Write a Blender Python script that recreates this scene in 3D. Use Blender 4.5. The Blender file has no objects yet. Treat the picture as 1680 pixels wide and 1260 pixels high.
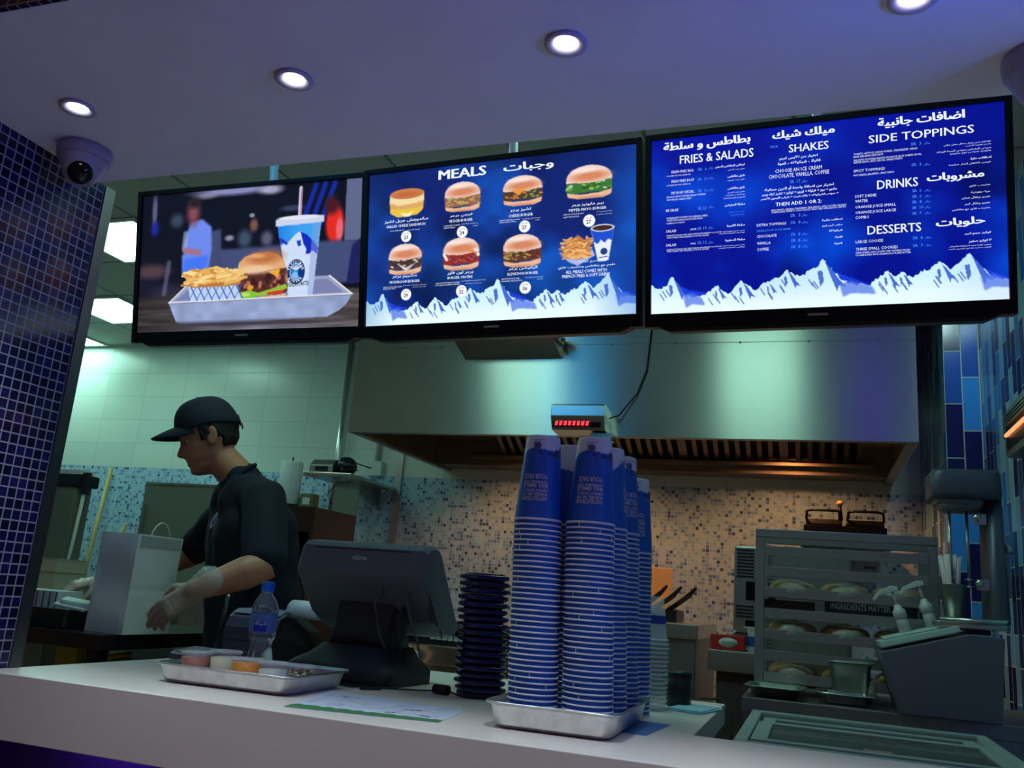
import bpy, bmesh, math, random, unicodedata
import numpy as np
from mathutils import Matrix, Vector, Euler
random.seed(7); rng = np.random.RandomState(5)
S = bpy.context.scene; COL = S.collection; PI = math.pi; R = math.radians
# ------------------------------------------------------------------ camera
CZ = 1.35
yaw, pitch, roll = R(19.43), R(13.489), R(4.605)
f = Vector((-math.sin(yaw)*math.cos(pitch), math.cos(yaw)*math.cos(pitch), math.sin(pitch)))
r0 = Vector((math.cos(yaw), math.sin(yaw), 0)); u0 = r0.cross(f)
rr = math.cos(roll)*r0+math.sin(roll)*u0; uu = -math.sin(roll)*r0+math.cos(roll)*u0
cam = bpy.data.cameras.new('camera'); cam.sensor_width = 36; cam.lens = 36*1436/1680; cam.clip_start = .02
co = bpy.data.objects.new('camera', cam); COL.objects.link(co)
co.matrix_world = Matrix(((rr.x,uu.x,-f.x,0),(rr.y,uu.y,-f.y,0),(rr.z,uu.z,-f.z,CZ),(0,0,0,1)))
S.camera = co
# ------------------------------------------------------------------ world, exposure, large lights
S.view_settings.view_transform = 'Standard'; S.view_settings.look = 'None'
S.view_settings.exposure = 0; S.view_settings.gamma = 1; S.view_settings.use_curve_mapping = False
W = bpy.data.worlds.new('hall_ambient'); S.world = W; W.use_nodes = True
bg = W.node_tree.nodes['Background']; bg.inputs[0].default_value = (1,.62,.52,1); bg.inputs[1].default_value = .056
def lamp(name, kind, loc, color, power, rot=(0,0,0), **k):
    l = bpy.data.lights.new(name, kind); l.color = color; l.energy = power
    for a, b in k.items(): setattr(l, a, b)
    o = bpy.data.objects.new(name, l); o.location = loc; o.rotation_euler = rot; COL.objects.link(o); return o
PANEL_E = 11.0       # ceiling light panels
LED_VIOLET = (.04,.1,1)
lamp('violet_led_wash','AREA',(1.2,.75,1.7),LED_VIOLET,16,(R(180),R(-30),0),size=.3)
lamp('right_wall_fill_spot','SPOT',(.59,3.25,2.8),(.6,1,.95),7,(R(36),R(0),0),spot_size=R(95),spot_blend=.6,shadow_soft_size=.05)  # added fill light for the blue tiles on the right, no known fitting
lamp('hall_bounce_fill','AREA',(-.5,-2.6,3.6),(1,.66,.5),4,(R(8),0,0),size=2.5)  # added unseen light, its bounce off the floor lifts the soffit
lamp('hood_lamp','SPOT',(-1.3,4.13,2.22),(1,.42,.15),22,(R(12),0,0),spot_size=R(135),spot_blend=.5,shadow_soft_size=.04)
lamp('hood_lamp','SPOT',(-.1,4.13,2.22),(1,.42,.15),17,(R(12),0,0),spot_size=R(135),spot_blend=.5,shadow_soft_size=.04)
for x in (-1.263,-.808,-.343,.127,.6):  # the rightmost beam is an added light without a downlight fixture
    lamp('downlight_beam','SPOT',(x,1.09,2.12),(.8,.97,1),15,spot_size=R(72),spot_blend=.8,shadow_soft_size=.03)
# ------------------------------------------------------------------ material helpers
def s2l(c):
    return tuple((v/12.92 if v <= .04045 else ((v+.055)/1.055)**2.4) for v in c)
def rgb(r,g,b): return s2l((r/255,g/255,b/255))
def mat(name, col=(.5,.5,.5), rough=.5, metal=0, emit=None, es=0, trans=0, ior=1.45, noise=0, nscale=30, bump=0, bscale=200, alpha=1, stretch=None, coat=0, spec=None, aniso=None, sheen=0):
    m = bpy.data.materials.new(name); m.use_nodes = True; nt = m.node_tree; b = nt.nodes['Principled BSDF']
    b.inputs['Base Color'].default_value = (*col,1); b.inputs['Roughness'].default_value = rough; b.inputs['Metallic'].default_value = metal
    b.inputs['Transmission Weight'].default_value = trans; b.inputs['IOR'].default_value = ior; b.inputs['Alpha'].default_value = alpha
    b.inputs['Coat Weight'].default_value = coat; b.inputs['Sheen Weight'].default_value = sheen
    if spec is not None: b.inputs['Specular IOR Level'].default_value = spec
    if emit: b.inputs['Emission Color'].default_value = (*emit,1); b.inputs['Emission Strength'].default_value = es
    if noise or bump or stretch:
        tc = nt.nodes.new('ShaderNodeTexCoord'); mp = nt.nodes.new('ShaderNodeMapping'); nt.links.new(tc.outputs['Object'], mp.inputs[0])
        if stretch: mp.inputs['Scale'].default_value = stretch
    if noise:
        n = nt.nodes.new('ShaderNodeTexNoise'); n.inputs['Scale'].default_value = nscale; n.inputs['Detail'].default_value = 5; nt.links.new(mp.outputs[0], n.inputs[0])
        mr = nt.nodes.new('ShaderNodeMapRange'); mr.inputs['From Min'].default_value = .25; mr.inputs['From Max'].default_value = .75; mr.inputs['To Min'].default_value = 1-noise; mr.inputs['To Max'].default_value = 1+noise
        nt.links.new(n.outputs[0], mr.inputs[0])
        v = nt.nodes.new('ShaderNodeVectorMath'); v.operation = 'SCALE'; v.inputs[0].default_value = col; nt.links.new(mr.outputs[0], v.inputs['Scale']); nt.links.new(v.outputs[0], b.inputs['Base Color'])
    if bump:
        n2 = nt.nodes.new('ShaderNodeTexNoise'); n2.inputs['Scale'].default_value = bscale; nt.links.new(mp.outputs[0], n2.inputs[0])
        bp = nt.nodes.new('ShaderNodeBump'); bp.inputs['Strength'].default_value = bump; bp.inputs['Distance'].default_value = .002; nt.links.new(n2.outputs[0], bp.inputs['Height']); nt.links.new(bp.outputs[0], b.inputs['Normal'])
    if aniso:
        b.inputs['Anisotropic'].default_value = aniso
        tg = nt.nodes.new('ShaderNodeTangent'); tg.direction_type = 'RADIAL'; tg.axis = 'Z'; b.inputs['Anisotropic Rotation'].default_value = .25; nt.links.new(tg.outputs[0], b.inputs['Tangent'])
    return m
def paintmat(name, emit=0, rough=.5):
    m = bpy.data.materials.new(name); m.use_nodes = True; nt = m.node_tree; b = nt.nodes['Principled BSDF']
    a = nt.nodes.new('ShaderNodeAttribute'); a.attribute_name = 'Col'
    b.inputs['Roughness'].default_value = rough
    if emit:
        b.inputs['Base Color'].default_value = (.01,.01,.012,1); nt.links.new(a.outputs['Color'], b.inputs['Emission Color']); b.inputs['Emission Strength'].default_value = emit; b.inputs['Roughness'].default_value = .25
    else: nt.links.new(a.outputs['Color'], b.inputs['Base Color'])
    return m
def tilemat(name, au, av, su, sv, grout, colors, gcol, rough=.2, stagger=0, off=(0,0), vary=.0, bump=.35, blotch=0, zcut=None, second=None):
    """square / rectangular tiles in object space on axes au, av ('X','Y','Z'); colours = [(stop, rgb)...] picked per tile"""
    m = bpy.data.materials.new(name); m.use_nodes = True; nt = m.node_tree; N = nt.nodes; Lk = nt.links; b = N['Principled BSDF']
    tc = N.new('ShaderNodeTexCoord'); sp = N.new('ShaderNodeSeparateXYZ'); Lk.new(tc.outputs['Object'], sp.inputs[0])
    def M(op, a, c=None, d=None):
        n = N.new('ShaderNodeMath'); n.operation = op
        for i, x in enumerate((a,c,d)):
            if x is None: continue
            if isinstance(x,(int,float)): n.inputs[i].default_value = x
            else: Lk.new(x, n.inputs[i])
        return n.outputs[0]
    def layer(su,sv,grout,colors,gcol,stagger,off):
        u = M('DIVIDE', M('SUBTRACT', sp.outputs[au], off[0]), su); v = M('DIVIDE', M('SUBTRACT', sp.outputs[av], off[1]), sv)
        iu = M('FLOOR', u)
        if stagger: v = M('ADD', v, M('MULTIPLY', M('MODULO', M('ABSOLUTE', iu), 2), stagger))
        iv = M('FLOOR', v); fu = M('SUBTRACT', u, iu); fv = M('SUBTRACT', v, iv)
        du = M('MULTIPLY', M('MINIMUM', fu, M('SUBTRACT',1,fu)), su); dv = M('MULTIPLY', M('MINIMUM', fv, M('SUBTRACT',1,fv)), sv)
        d = M('MINIMUM', du, dv)
        mask = N.new('ShaderNodeMapRange'); mask.interpolation_type = 'SMOOTHSTEP'; mask.inputs['From Min'].default_value = grout*.38; mask.inputs['From Max'].default_value = grout*.62; Lk.new(d, mask.inputs[0])
        cb = N.new('ShaderNodeCombineXYZ'); Lk.new(iu, cb.inputs[0]); Lk.new(iv, cb.inputs[1])
        wn = N.new('ShaderNodeTexWhiteNoise'); wn.noise_dimensions = '2D'; Lk.new(cb.outputs[0], wn.inputs[0])
        cr = N.new('ShaderNodeValToRGB'); cr.color_ramp.interpolation = 'CONSTANT'
        el = cr.color_ramp.elements
        while len(el) < len(colors): el.new(.5)
        for e, (p, c) in zip(el, colors): e.position = p; e.color = (*c,1)
        Lk.new(wn.outputs['Value'], cr.inputs[0])
        mx = N.new('ShaderNodeMix'); mx.data_type = 'RGBA'; Lk.new(mask.outputs[0], mx.inputs['Factor']); mx.inputs['A'].default_value = (*gcol,1); Lk.new(cr.outputs[0], mx.inputs['B'])
        return mx.outputs['Result'], mask.outputs[0], wn
    c, mk, wn = layer(su,sv,grout,colors,gcol,stagger,off)
    if zcut is not None:
        c2, mk2, _ = layer(*second)
        t = M('GREATER_THAN', sp.outputs['Z'], zcut)
        mx = N.new('ShaderNodeMix'); mx.data_type = 'RGBA'; Lk.new(t, mx.inputs['Factor']); Lk.new(c, mx.inputs['A']); Lk.new(c2, mx.inputs['B']); c = mx.outputs['Result']
        m3 = N.new('ShaderNodeMix'); Lk.new(t, m3.inputs['Factor']); Lk.new(mk, m3.inputs['A']); Lk.new(mk2, m3.inputs['B']); mk = m3.outputs['Result']
    Lk.new(c, b.inputs['Base Color'])
    rg = N.new('ShaderNodeMapRange'); rg.inputs['To Min'].default_value = .85; rg.inputs['To Max'].default_value = rough; Lk.new(mk, rg.inputs[0]); Lk.new(rg.outputs[0], b.inputs['Roughness'])
    bp = N.new('ShaderNodeBump'); bp.inputs['Strength'].default_value = bump; bp.inputs['Distance'].default_value = .001; Lk.new(mk, bp.inputs['Height']); Lk.new(bp.outputs[0], b.inputs['Normal'])
    return m
# ------------------------------------------------------------------ mesh helpers
class MB:
    def __init__(s): s.v=[]; s.f=[]; s.mi=[]; s.sm=[]
    def add(s, vs, fs, mi=0, sm=False, M=None):
        n = len(s.v)
        for p in vs: s.v.append(tuple(M @ Vector(p)) if M is not None else tuple(p))
        for q in fs: s.f.append([i+n for i in q]); s.mi.append(mi); s.sm.append(sm)
        return s
    def box(s, x0,x1,y0,y1,z0,z1, mi=0, M=None):
        vs=[(x,y,z) for z in (z0,z1) for y in (y0,y1) for x in (x0,x1)]
        return s.add(vs, [(0,2,3,1),(4,5,7,6),(0,1,5,4),(2,6,7,3),(0,4,6,2),(1,3,7,5)], mi, False, M)
    def taper(s, x0,x1,y0,y1,z0,z1, ins, mi=0, M=None, open_top=False):
        """box whose bottom is inset"""
        vs=[(x0+ins,y0+ins,z0),(x1-ins,y0+ins,z0),(x1-ins,y1-ins,z0),(x0+ins,y1-ins,z0),(x0,y0,z1),(x1,y0,z1),(x1,y1,z1),(x0,y1,z1)]
        fs=[(0,3,2,1),(0,1,5,4),(1,2,6,5),(2,3,7,6),(3,0,4,7)]
        if not open_top: fs.append((4,5,6,7))
        return s.add(vs,fs,mi,False,M)
    def lathe(s, prof, seg=32, mi=0, M=None, sm=True, cap0=False, cap1=False, sx=1, sy=1):
        vs=[]; fs=[]; n=len(prof)
        for k in range(seg):
            a=2*PI*k/seg
            for r,z in prof: vs.append((r*math.cos(a)*sx, r*math.sin(a)*sy, z))
        for k in range(seg):
            k2=(k+1)%seg
            for i in range(n-1): fs.append((k*n+i,k2*n+i,k2*n+i+1,k*n+i+1))
        if cap0: fs.append([k*n for k in range(seg)][::-1])
        if cap1: fs.append([k*n+n-1 for k in range(seg)])
        return s.add(vs,fs,mi,sm,M)
    def cyl(s, p0, p1, r, seg=16, mi=0, r1=None, sm=True, M=None):
        p0=Vector(p0); p1=Vector(p1); d=p1-p0; L=d.length; q=d.to_track_quat('Z','Y').to_matrix().to_4x4(); T=Matrix.Translation(p0)@q
        if M is not None: T=M@T
        return s.lathe([(r,0),(r if r1 is None else r1,L)],seg,mi,T,sm,True,True)
    def tube(s, pts, r, seg=8, mi=0, M=None, closed=False):
        pts=[Vector(p) for p in pts]; n=len(pts); vs=[]; fs=[]; up=Vector((0,0,1))
        for i,p in enumerate(pts):
            t=(pts[min(i+1,n-1)]-pts[max(i-1,0)]).normalized()
            a=t.cross(up)
            if a.length<1e-3: a=t.cross(Vector((0,1,0)))
            a.normalize(); b=t.cross(a)
            rad=r[i] if isinstance(r,(list,tuple)) else r
            for k in range(seg):
                w=2*PI*k/seg; vs.append(p+rad*(math.cos(w)*a+math.sin(w)*b))
        for i in range(n-1):
            for k in range(seg): fs.append((i*seg+k,i*seg+(k+1)%seg,(i+1)*seg+(k+1)%seg,(i+1)*seg+k))
        fs.append(list(range(seg))[::-1]); fs.append([(n-1)*seg+k for k in range(seg)])
        return s.add(vs,fs,mi,True,M)
    def prism(s, poly, d0, d1, axis='X', mi=0, M=None, sm=False):
        """extrude a 2-D polygon; axis X: poly=(y,z), Y: (x,z), Z: (x,y)"""
        def P(a,b,d): return (d,a,b) if axis=='X' else ((a,d,b) if axis=='Y' else (a,b,d))
        n=len(poly); vs=[P(a,b,d0) for a,b in poly]+[P(a,b,d1) for a,b in poly]
        fs=[list(range(n))[::-1],[n+i for i in range(n)]]+[(i,(i+1)%n,n+(i+1)%n,n+i) for i in range(n)]
        return s.add(vs,fs,mi,sm,M)
    def sphere(s, c, r, mi=0, seg=16, rings=10, sc=(1,1,1), M=None):
        prof=[(max(1e-5,r*math.sin(PI*i/rings)), -r*math.cos(PI*i/rings)) for i in range(rings+1)]
        T=Matrix.Translation(c)@Matrix.Diagonal((*sc,1))
        return s.lathe(prof,seg,mi,(M@T) if M is not None else T)
    def build(s, name, mats, parent=None, loc=None, bev=0, seg=2, recalc=True, smooth=False):
        me=bpy.data.meshes.new(name); me.from_pydata(s.v,[],s.f)
        for m in (mats if isinstance(mats,(list,tuple)) else [mats]): me.materials.append(m)
        me.polygons.foreach_set('material_index',s.mi); me.polygons.foreach_set('use_smooth',[smooth or x for x in s.sm]); me.update()
        if recalc or bev:
            bm=bmesh.new(); bm.from_mesh(me)
            if recalc: bmesh.ops.recalc_face_normals(bm,faces=bm.faces)
            if bev:
                es=[e for e in bm.edges if len(e.link_faces)==2 and e.calc_face_angle(0)>R(28)]
                try: bmesh.ops.bevel(bm,geom=es,offset=bev,segments=seg,affect='EDGES',clamp_overlap=True,profile=.6)
                except Exception: pass
            bm.to_mesh(me); bm.free()
        o=bpy.data.objects.new(name,me); COL.objects.link(o)
        if parent: o.parent=parent
        if loc: o.location=loc
        return o
def tag(o,label,cat,group=None,kind=None):
    if label: o['label']=label
    if cat: o['category']=cat
    if group: o['group']=group
    if kind: o['kind']=kind
    return o
def thing(name,label,cat,loc=(0,0,0),rot=(0,0,0),group=None):
    o=bpy.data.objects.new(name,None); o.empty_display_size=.02; COL.objects.link(o); o.location=loc; o.rotation_euler=rot
    return tag(o,label,cat,group)
def struct(o): o['kind']='structure'; return o
def plabel(o,l): o['label']=l; return o
def dup(root,loc,rot=None,label=None,group=None):
    c=root.copy(); COL.objects.link(c); c.location=loc
    if rot is not None: c.rotation_euler=rot
    if label: c['label']=label
    if group: c['group']=group
    for ch in list(root.children):
        d=ch.copy(); COL.objects.link(d); d.parent=c
        for g in list(ch.children):
            e=g.copy(); COL.objects.link(e); e.parent=d
    return c
def rrect(x0,x1,y0,y1,r,n=5):
    out=[]
    for cx,cy,a0 in ((x1-r,y1-r,0),(x0+r,y1-r,90),(x0+r,y0+r,180),(x1-r,y0+r,270)):
        for i in range(n+1):
            a=R(a0+90*i/n); out.append((cx+r*math.cos(a),cy+r*math.sin(a)))
    return out
def loft(mb, rings, mi=0, sm=True, cap0=True, cap1=True, M=None):
    n=len(rings[0]); vs=[p for q in rings for p in q]; fs=[]
    for i in range(len(rings)-1):
        for k in range(n): fs.append((i*n+k,i*n+(k+1)%n,(i+1)*n+(k+1)%n,(i+1)*n+k))
    if cap0: fs.append(list(range(n))[::-1])
    if cap1: fs.append([(len(rings)-1)*n+k for k in range(n)])
    return mb.add(vs,fs,mi,sm,M)
# ------------------------------------------------------------------ lettering (Arabic letters are joined through their presentation forms)
FORMS={}
for cp in list(range(0xFE80,0xFEFD)):
    d=unicodedata.decomposition(chr(cp))
    if d.startswith('<'):
        k,*rest=d.split(); FORMS.setdefault(''.join(chr(int(x,16)) for x in rest),{})[k[1:-1]]=chr(cp)
NOJOIN=set('اأإآدذرزوؤةى')
def shape(t):
    if not any('\u0600'<=c<='\u06ff' for c in t): return t
    t=t.replace('ﻻ','لا'); out=[]; i=0; toks=[]
    while i<len(t):
        if t[i]=='ل' and i+1<len(t) and t[i:i+2] in FORMS: toks.append(t[i:i+2]); i+=2
        else: toks.append(t[i]); i+=1
    def ara(x): return x in FORMS
    for k,x in enumerate(toks):
        if not ara(x): out.append(x); continue
        pj=k>0 and ara(toks[k-1]) and toks[k-1][-1] not in NOJOIN and toks[k-1]!='ء'
        nj=k+1<len(toks) and ara(toks[k+1]) and x[-1] not in NOJOIN and x!='ء' and toks[k+1]!='ء'
        F=FORMS[x]; form='medial' if pj and nj else 'final' if pj else 'initial' if nj else 'isolated'
        out.append(F.get(form) or F.get('final' if pj else 'isolated') or x)
    return ''.join(out[::-1])
def text_geo(items):
    """items: list of (string, bold offset) -> list of (verts Nx2 normalised to width 1 / cap height 1, faces)"""
    obs=[]
    for s,off,res in items:
        c=bpy.data.curves.new('lettering','FONT'); c.body=shape(s); c.size=1; c.offset=off; c.resolution_u=res
        o=bpy.data.objects.new('lettering',c); COL.objects.link(o); obs.append(o)
    bpy.context.view_layer.update(); dg=bpy.context.evaluated_depsgraph_get(); out=[]
    for o,(s,_,_) in zip(obs,items):
        e=o.evaluated_get(dg); me=e.to_mesh(); n=len(me.vertices); a=np.empty(n*3); me.vertices.foreach_get('co',a); a=a.reshape(-1,3)[:,:2]
        fs=[tuple(p.vertices) for p in me.polygons]; e.to_mesh_clear()
        if n:
            x0,x1=a[:,0].min(),a[:,0].max(); ar=any('\u0600'<=ch<='\u06ff' for ch in s)
            y0,y1=(a[:,1].min(),a[:,1].max()) if ar else (0,max(.3,a[:,1].max()))
            a[:,0]=(a[:,0]-x0)/(x1-x0); a[:,1]=(a[:,1]-y0)/(y1-y0)
        out.append((a,fs))
    for o in obs:
        c=o.data; bpy.data.objects.remove(o); bpy.data.curves.remove(c)
    return out
def flat_text(mb, s, M, w, h, mi=0, off=0, centre=False):
    """one line of lettering w wide and h tall in the local XY plane of M"""
    (a,fs),=text_geo([(s,off,3)])
    mb.add([(x*w-(w/2 if centre else 0),y*h,0) for x,y in a],fs,mi,False,M)
XZ=Matrix(((1,0,0,0),(0,0,-1,0),(0,1,0,0),(0,0,0,1)))   # text in XY -> standing, read from -Y
# ------------------------------------------------------------------ painter for the pictures the screens show
class Canvas:
    def __init__(s,w,h,base=(0,0,0)):
        s.w,s.h=w,h; s.a=np.zeros((h,w,3)); s.a[:]=np.array(base)/255
        s.U,s.V=np.meshgrid((np.arange(w)+.5)/w,(np.arange(h)+.5)/h); s.asp=h/w
    def blend(s,m,c,al=1):
        m=np.clip(m,0,1)*al; c=np.array(c)/255 if not isinstance(c,np.ndarray) else c
        s.a=s.a*(1-m[...,None])+c*m[...,None]
    def dist_ell(s,cx,cy,rx,ry,rot=0):
        x=s.U-cx; y=(s.V-cy)*s.asp; ry=ry*s.asp; c,q=math.cos(rot),math.sin(rot)
        return np.hypot((x*c+y*q)/rx,(-x*q+y*c)/ry)
    def ell(s,cx,cy,rx,ry,c,soft=.08,rot=0,al=1):
        d=s.dist_ell(cx,cy,rx,ry,rot); s.blend(np.clip((1-d)/soft+.5,0,1),c,al)
    def pmask(s,pts,blur=0):
        inside=np.zeros_like(s.U,bool); n=len(pts)
        for i in range(n):
            x0,y0=pts[i]; x1,y1=pts[(i+1)%n]
            if y0==y1: continue
            c=((s.V<y0)!=(s.V<y1))&(s.U<(x1-x0)*(s.V-y0)/(y1-y0)+x0); inside^=c
        m=inside.astype(float)
        for _ in range(blur): m=blur1(m)
        return m
    def poly(s,pts,c,blur=1,al=1): s.blend(s.pmask(pts,blur),c,al)
    def line(s,p,q,wd,c,al=1):
        ax,ay=p[0],p[1]*s.asp; bx,by=q[0],q[1]*s.asp; x=s.U-ax; y=s.V*s.asp-ay; dx,dy=bx-ax,by-ay; L=dx*dx+dy*dy
        t=np.clip((x*dx+y*dy)/L,0,1); d=np.hypot(x-t*dx,y-t*dy); s.blend(np.clip((wd-d)/wd*1.5+.3,0,1),c,al)
    def noise(s,nx,ny,seed):
        g=np.random.RandomState(seed).rand(ny+3,nx+3); x=s.U*nx; y=s.V*ny; i=x.astype(int); j=y.astype(int); fx=x-i; fy=y-j
        fx=fx*fx*(3-2*fx); fy=fy*fy*(3-2*fy)
        return (g[j,i]*(1-fx)+g[j,i+1]*fx)*(1-fy)+(g[j+1,i]*(1-fx)+g[j+1,i+1]*fx)*fy
def blur1(m):
    p=np.pad(m,1,mode='edge'); return (p[1:-1,1:-1]*2+p[:-2,1:-1]+p[2:,1:-1]+p[1:-1,:-2]+p[1:-1,2:])/6
def screen_mesh(name,cv,w,h,m,parent,y):
    H_,W_=cv.h,cv.w; gx,gz=np.meshgrid(np.linspace(-w/2,w/2,W_),np.linspace(h/2,-h/2,H_))
    co_=np.stack([gx,np.full_like(gx,y),gz],-1).reshape(-1,3).astype(np.float32)
    i=np.arange(W_*H_).reshape(H_,W_); q=np.stack([i[:-1,:-1],i[1:,:-1],i[1:,1:],i[:-1,1:]],-1).reshape(-1,4)
    me=bpy.data.meshes.new(name); me.vertices.add(len(co_)); me.vertices.foreach_set('co',co_.ravel()); n=len(q)
    me.loops.add(n*4); me.loops.foreach_set('vertex_index',q.ravel().astype(np.int32)); me.polygons.add(n); me.polygons.foreach_set('loop_start',np.arange(0,n*4,4,dtype=np.int32))
    me.update(calc_edges=True)
    at=me.color_attributes.new('Col','FLOAT_COLOR','POINT'); a=np.clip(cv.a,0,1); lin=np.where(a<=.04045,a/12.92,((a+.055)/1.055)**2.4)
    at.data.foreach_set('color',np.concatenate([lin.reshape(-1,3),np.ones((len(co_),1))],1).astype(np.float32).ravel())
    me.materials.append(m); o=bpy.data.objects.new(name,me); COL.objects.link(o); o.parent=parent; return o
# ---- picture one: burger, fries and drink on a metal tray
def picture_one():
    c=Canvas(470,264,(11,9,24)); n1=c.noise(6,4,1)
    c.blend(n1*.4,(20,22,48)); c.blend(np.clip(1-c.U*3,0,1)*np.clip((c.V-.3)*3,0,1),(36,40,62),.5)
    for x,y,a,b,col,al in ((.43,.01,.17,.035,(150,150,205),.9),(.6,.03,.05,.03,(190,190,225),.8),(.3,.04,.05,.02,(180,180,200),.5),(.06,.12,.012,.12,(120,125,165),.7),(.065,.25,.02,.05,(30,40,170),.8),
        (.52,.2,.012,.015,(190,205,215),.7),(.53,.27,.018,.045,(130,90,70),.9),(.49,.36,.03,.06,(70,95,120),.8),(.42,.35,.02,.02,(190,190,210),.7),(.59,.37,.025,.05,(120,120,150),.7),(.17,.2,.03,.05,(80,105,130),.6),
        (.7,.17,.05,.02,(90,110,150),.5),(.06,.56,.08,.05,(95,70,75),.8),(.15,.72,.09,.06,(50,45,65),.8)): c.ell(x,y,a,b,col,.9,0,al)
    for k in range(3): c.line((.80+.04*k,.02),(.74+.04*k,.3),.012,(24,48,200),.75)
    c.ell(.884,.3,.038,.13,(225,40,30),.4); c.ell(.905,.34,.015,.08,(235,120,140),.6,0,.8); c.ell(.87,.17,.03,.06,(70,20,25),.8); c.poly([(.93,0),(1,0),(1,.42),(.925,.42)],(96,104,140),3)
    c.poly([(.37,.43),(.66,.42),(.66,.66),(.37,.62)],(66,76,120),16); c.poly([(.8,.41),(1,.42),(1,.7),(.8,.7)],(66,76,120),14); c.poly([(.96,.45),(1,.4),(1,.7),(.94,.7)],(30,30,90),5)
    c.poly([(.31,.3),(.38,.28),(.39,.6),(.3,.6)],(66,72,112),16)
    # blurred man in a light blue shirt
    c.poly([(.235,.22),(.29,.2),(.335,.26),(.34,.42),(.325,.6),(.205,.6),(.2,.45),(.215,.33)],(108,138,236),12); c.poly([(.215,.48),(.325,.46),(.32,.6),(.205,.6)],(70,118,245),12)
    c.ell(.247,.15,.028,.085,(130,72,82),1.1); c.ell(.25,.08,.03,.035,(36,26,34),1.2); c.line((.215,.3),(.21,.4),.014,(170,185,225),.6); c.line((.215,.42),(.28,.44),.014,(165,110,130),.9); c.ell(.17,.44,.035,.02,(12,12,20),.6)
    c.poly([(.2,.6),(.33,.6),(.33,.72),(.2,.72)],(22,20,36),5); c.line((.14,.5),(.12,.75),.012,(105,105,150),.6)
    # table
    m=np.clip((c.V-(.735-.02*np.sin(c.U*3)))/.02,0,1); g=c.noise(9,70,4); base=np.array((96,88,88))/255; col=base*(0.62+.55*g[...,None]); col=col*(1-.35*np.clip(1-c.U*1.6,0,1)[...,None])
    c.a=c.a*(1-m[...,None])+col*m[...,None]; c.blend(m*np.clip((c.V-.93)*12,0,1)*np.clip(1-abs(c.U-.55)*2.2,0,1),(150,165,210),.6)
    # tray
    c.poly([(.235,.664),(.869,.648),(.966,.777),(.147,.791)],(150,160,200),1); c.poly([(.25,.685),(.86,.67),(.93,.765),(.18,.778)],(122,130,172),2); c.line((.869,.65),(.963,.776),.004,(225,220,215)); c.line((.235,.664),(.15,.79),.004,(215,215,225))
    # cup
    c.line((.734,.035),(.731,.27),.0085,(215,200,225)); c.line((.737,.04),(.734,.26),.002,(150,110,170))
    c.poly([(.636,.275),(.826,.27),(.797,.79),(.694,.785)],(205,222,248),1); c.poly([(.637,.28),(.826,.275),(.814,.46),(.768,.36),(.736,.335),(.715,.355),(.685,.407),(.656,.371),(.645,.375)],(60,160,240),1)
    c.blend(c.pmask([(.637,.28),(.826,.275),(.814,.46),(.768,.36),(.736,.335),(.685,.407),(.645,.375)],1)*np.clip((.72-c.U)*9,0,1),(10,110,225),.8)
    c.poly([(.738,.337),(.768,.36),(.8,.42),(.815,.453),(.812,.495),(.79,.47),(.782,.49),(.763,.495),(.766,.46),(.752,.42)],(15,40,190),1); c.poly([(.645,.375),(.656,.372),(.685,.41),(.68,.425),(.662,.41),(.658,.43),(.65,.4)],(30,60,190),1); c.poly([(.722,.4),(.74,.395),(.742,.43),(.73,.44)],(30,60,190),1)
    c.blend(c.pmask([(.79,.29),(.826,.27),(.797,.79),(.775,.79)],3),(140,160,215),.5); c.ell(.731,.255,.102,.026,(196,206,232),.15); c.poly([(.627,.245),(.838,.235),(.838,.28),(.627,.292)],(205,212,236),2); c.ell(.732,.238,.095,.015,(225,230,245),.3)
    # round emblem on the cup
    c.ell(.724,.612,.0385,.086,(20,50,110),.04); c.ell(.724,.612,.027,.06,(225,235,248),.06); c.ell(.724,.612,.025,.055,(40,120,200),.06)
    for k in range(6): c.line((.724,.6),(.702+.009*k,.562+.006*abs(k-3)),.0018,(235,240,250))
    c.poly([(.702,.64),(.718,.605),(.728,.62),(.736,.6),(.747,.64),(.724,.665)],(130,190,235),1); c.ell(.742,.62,.01,.03,(15,50,140),.3)
    # burger
    c.poly([(.478,.6),(.683,.58),(.69,.74),(.66,.77),(.48,.77),(.47,.68)],(88,44,34),2)
    nz=c.noise(60,40,8); mk=c.pmask([(.472,.61),(.69,.59),(.69,.71),(.47,.73)],1); c.blend(mk*np.clip((nz-.55)*5,0,1),(178,110,98)); c.blend(mk*np.clip((.35-nz)*6,0,1),(60,24,26))
    c.poly([(.6,.6),(.655,.585),(.645,.65),(.63,.63)],(235,170,50),1); c.poly([(.515,.68),(.54,.7),(.53,.73),(.51,.72)],(225,160,50),1)
    c.poly([(.47,.74),(.52,.725),(.56,.745),(.62,.72),(.68,.69),(.69,.72),(.62,.765),(.55,.77),(.52,.8),(.48,.775)],(150,190,60),1); c.poly([(.47,.745),(.55,.74),(.545,.785),(.5,.8),(.475,.78)],(120,200,50),2); c.ell(.5,.755,.025,.012,(190,225,110),.5)
    c.poly([(.6,.745),(.675,.73),(.672,.755),(.6,.762)],(205,60,40),1); c.poly([(.565,.775),(.68,.757),(.69,.782),(.67,.8),(.57,.8)],(225,180,160),1)
    c.poly([(.464,.585),(.468,.53),(.495,.49),(.535,.468),(.59,.464),(.645,.487),(.672,.53),(.68,.58),(.62,.59),(.55,.6),(.48,.605)],(226,170,120),1)
    c.ell(.585,.5,.075,.045,(190,110,60),.9,-.05,.9); c.ell(.54,.585,.08,.03,(240,205,170),.8,0,.8); c.ell(.55,.49,.035,.014,(235,180,130),.9,0,.7)
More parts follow.
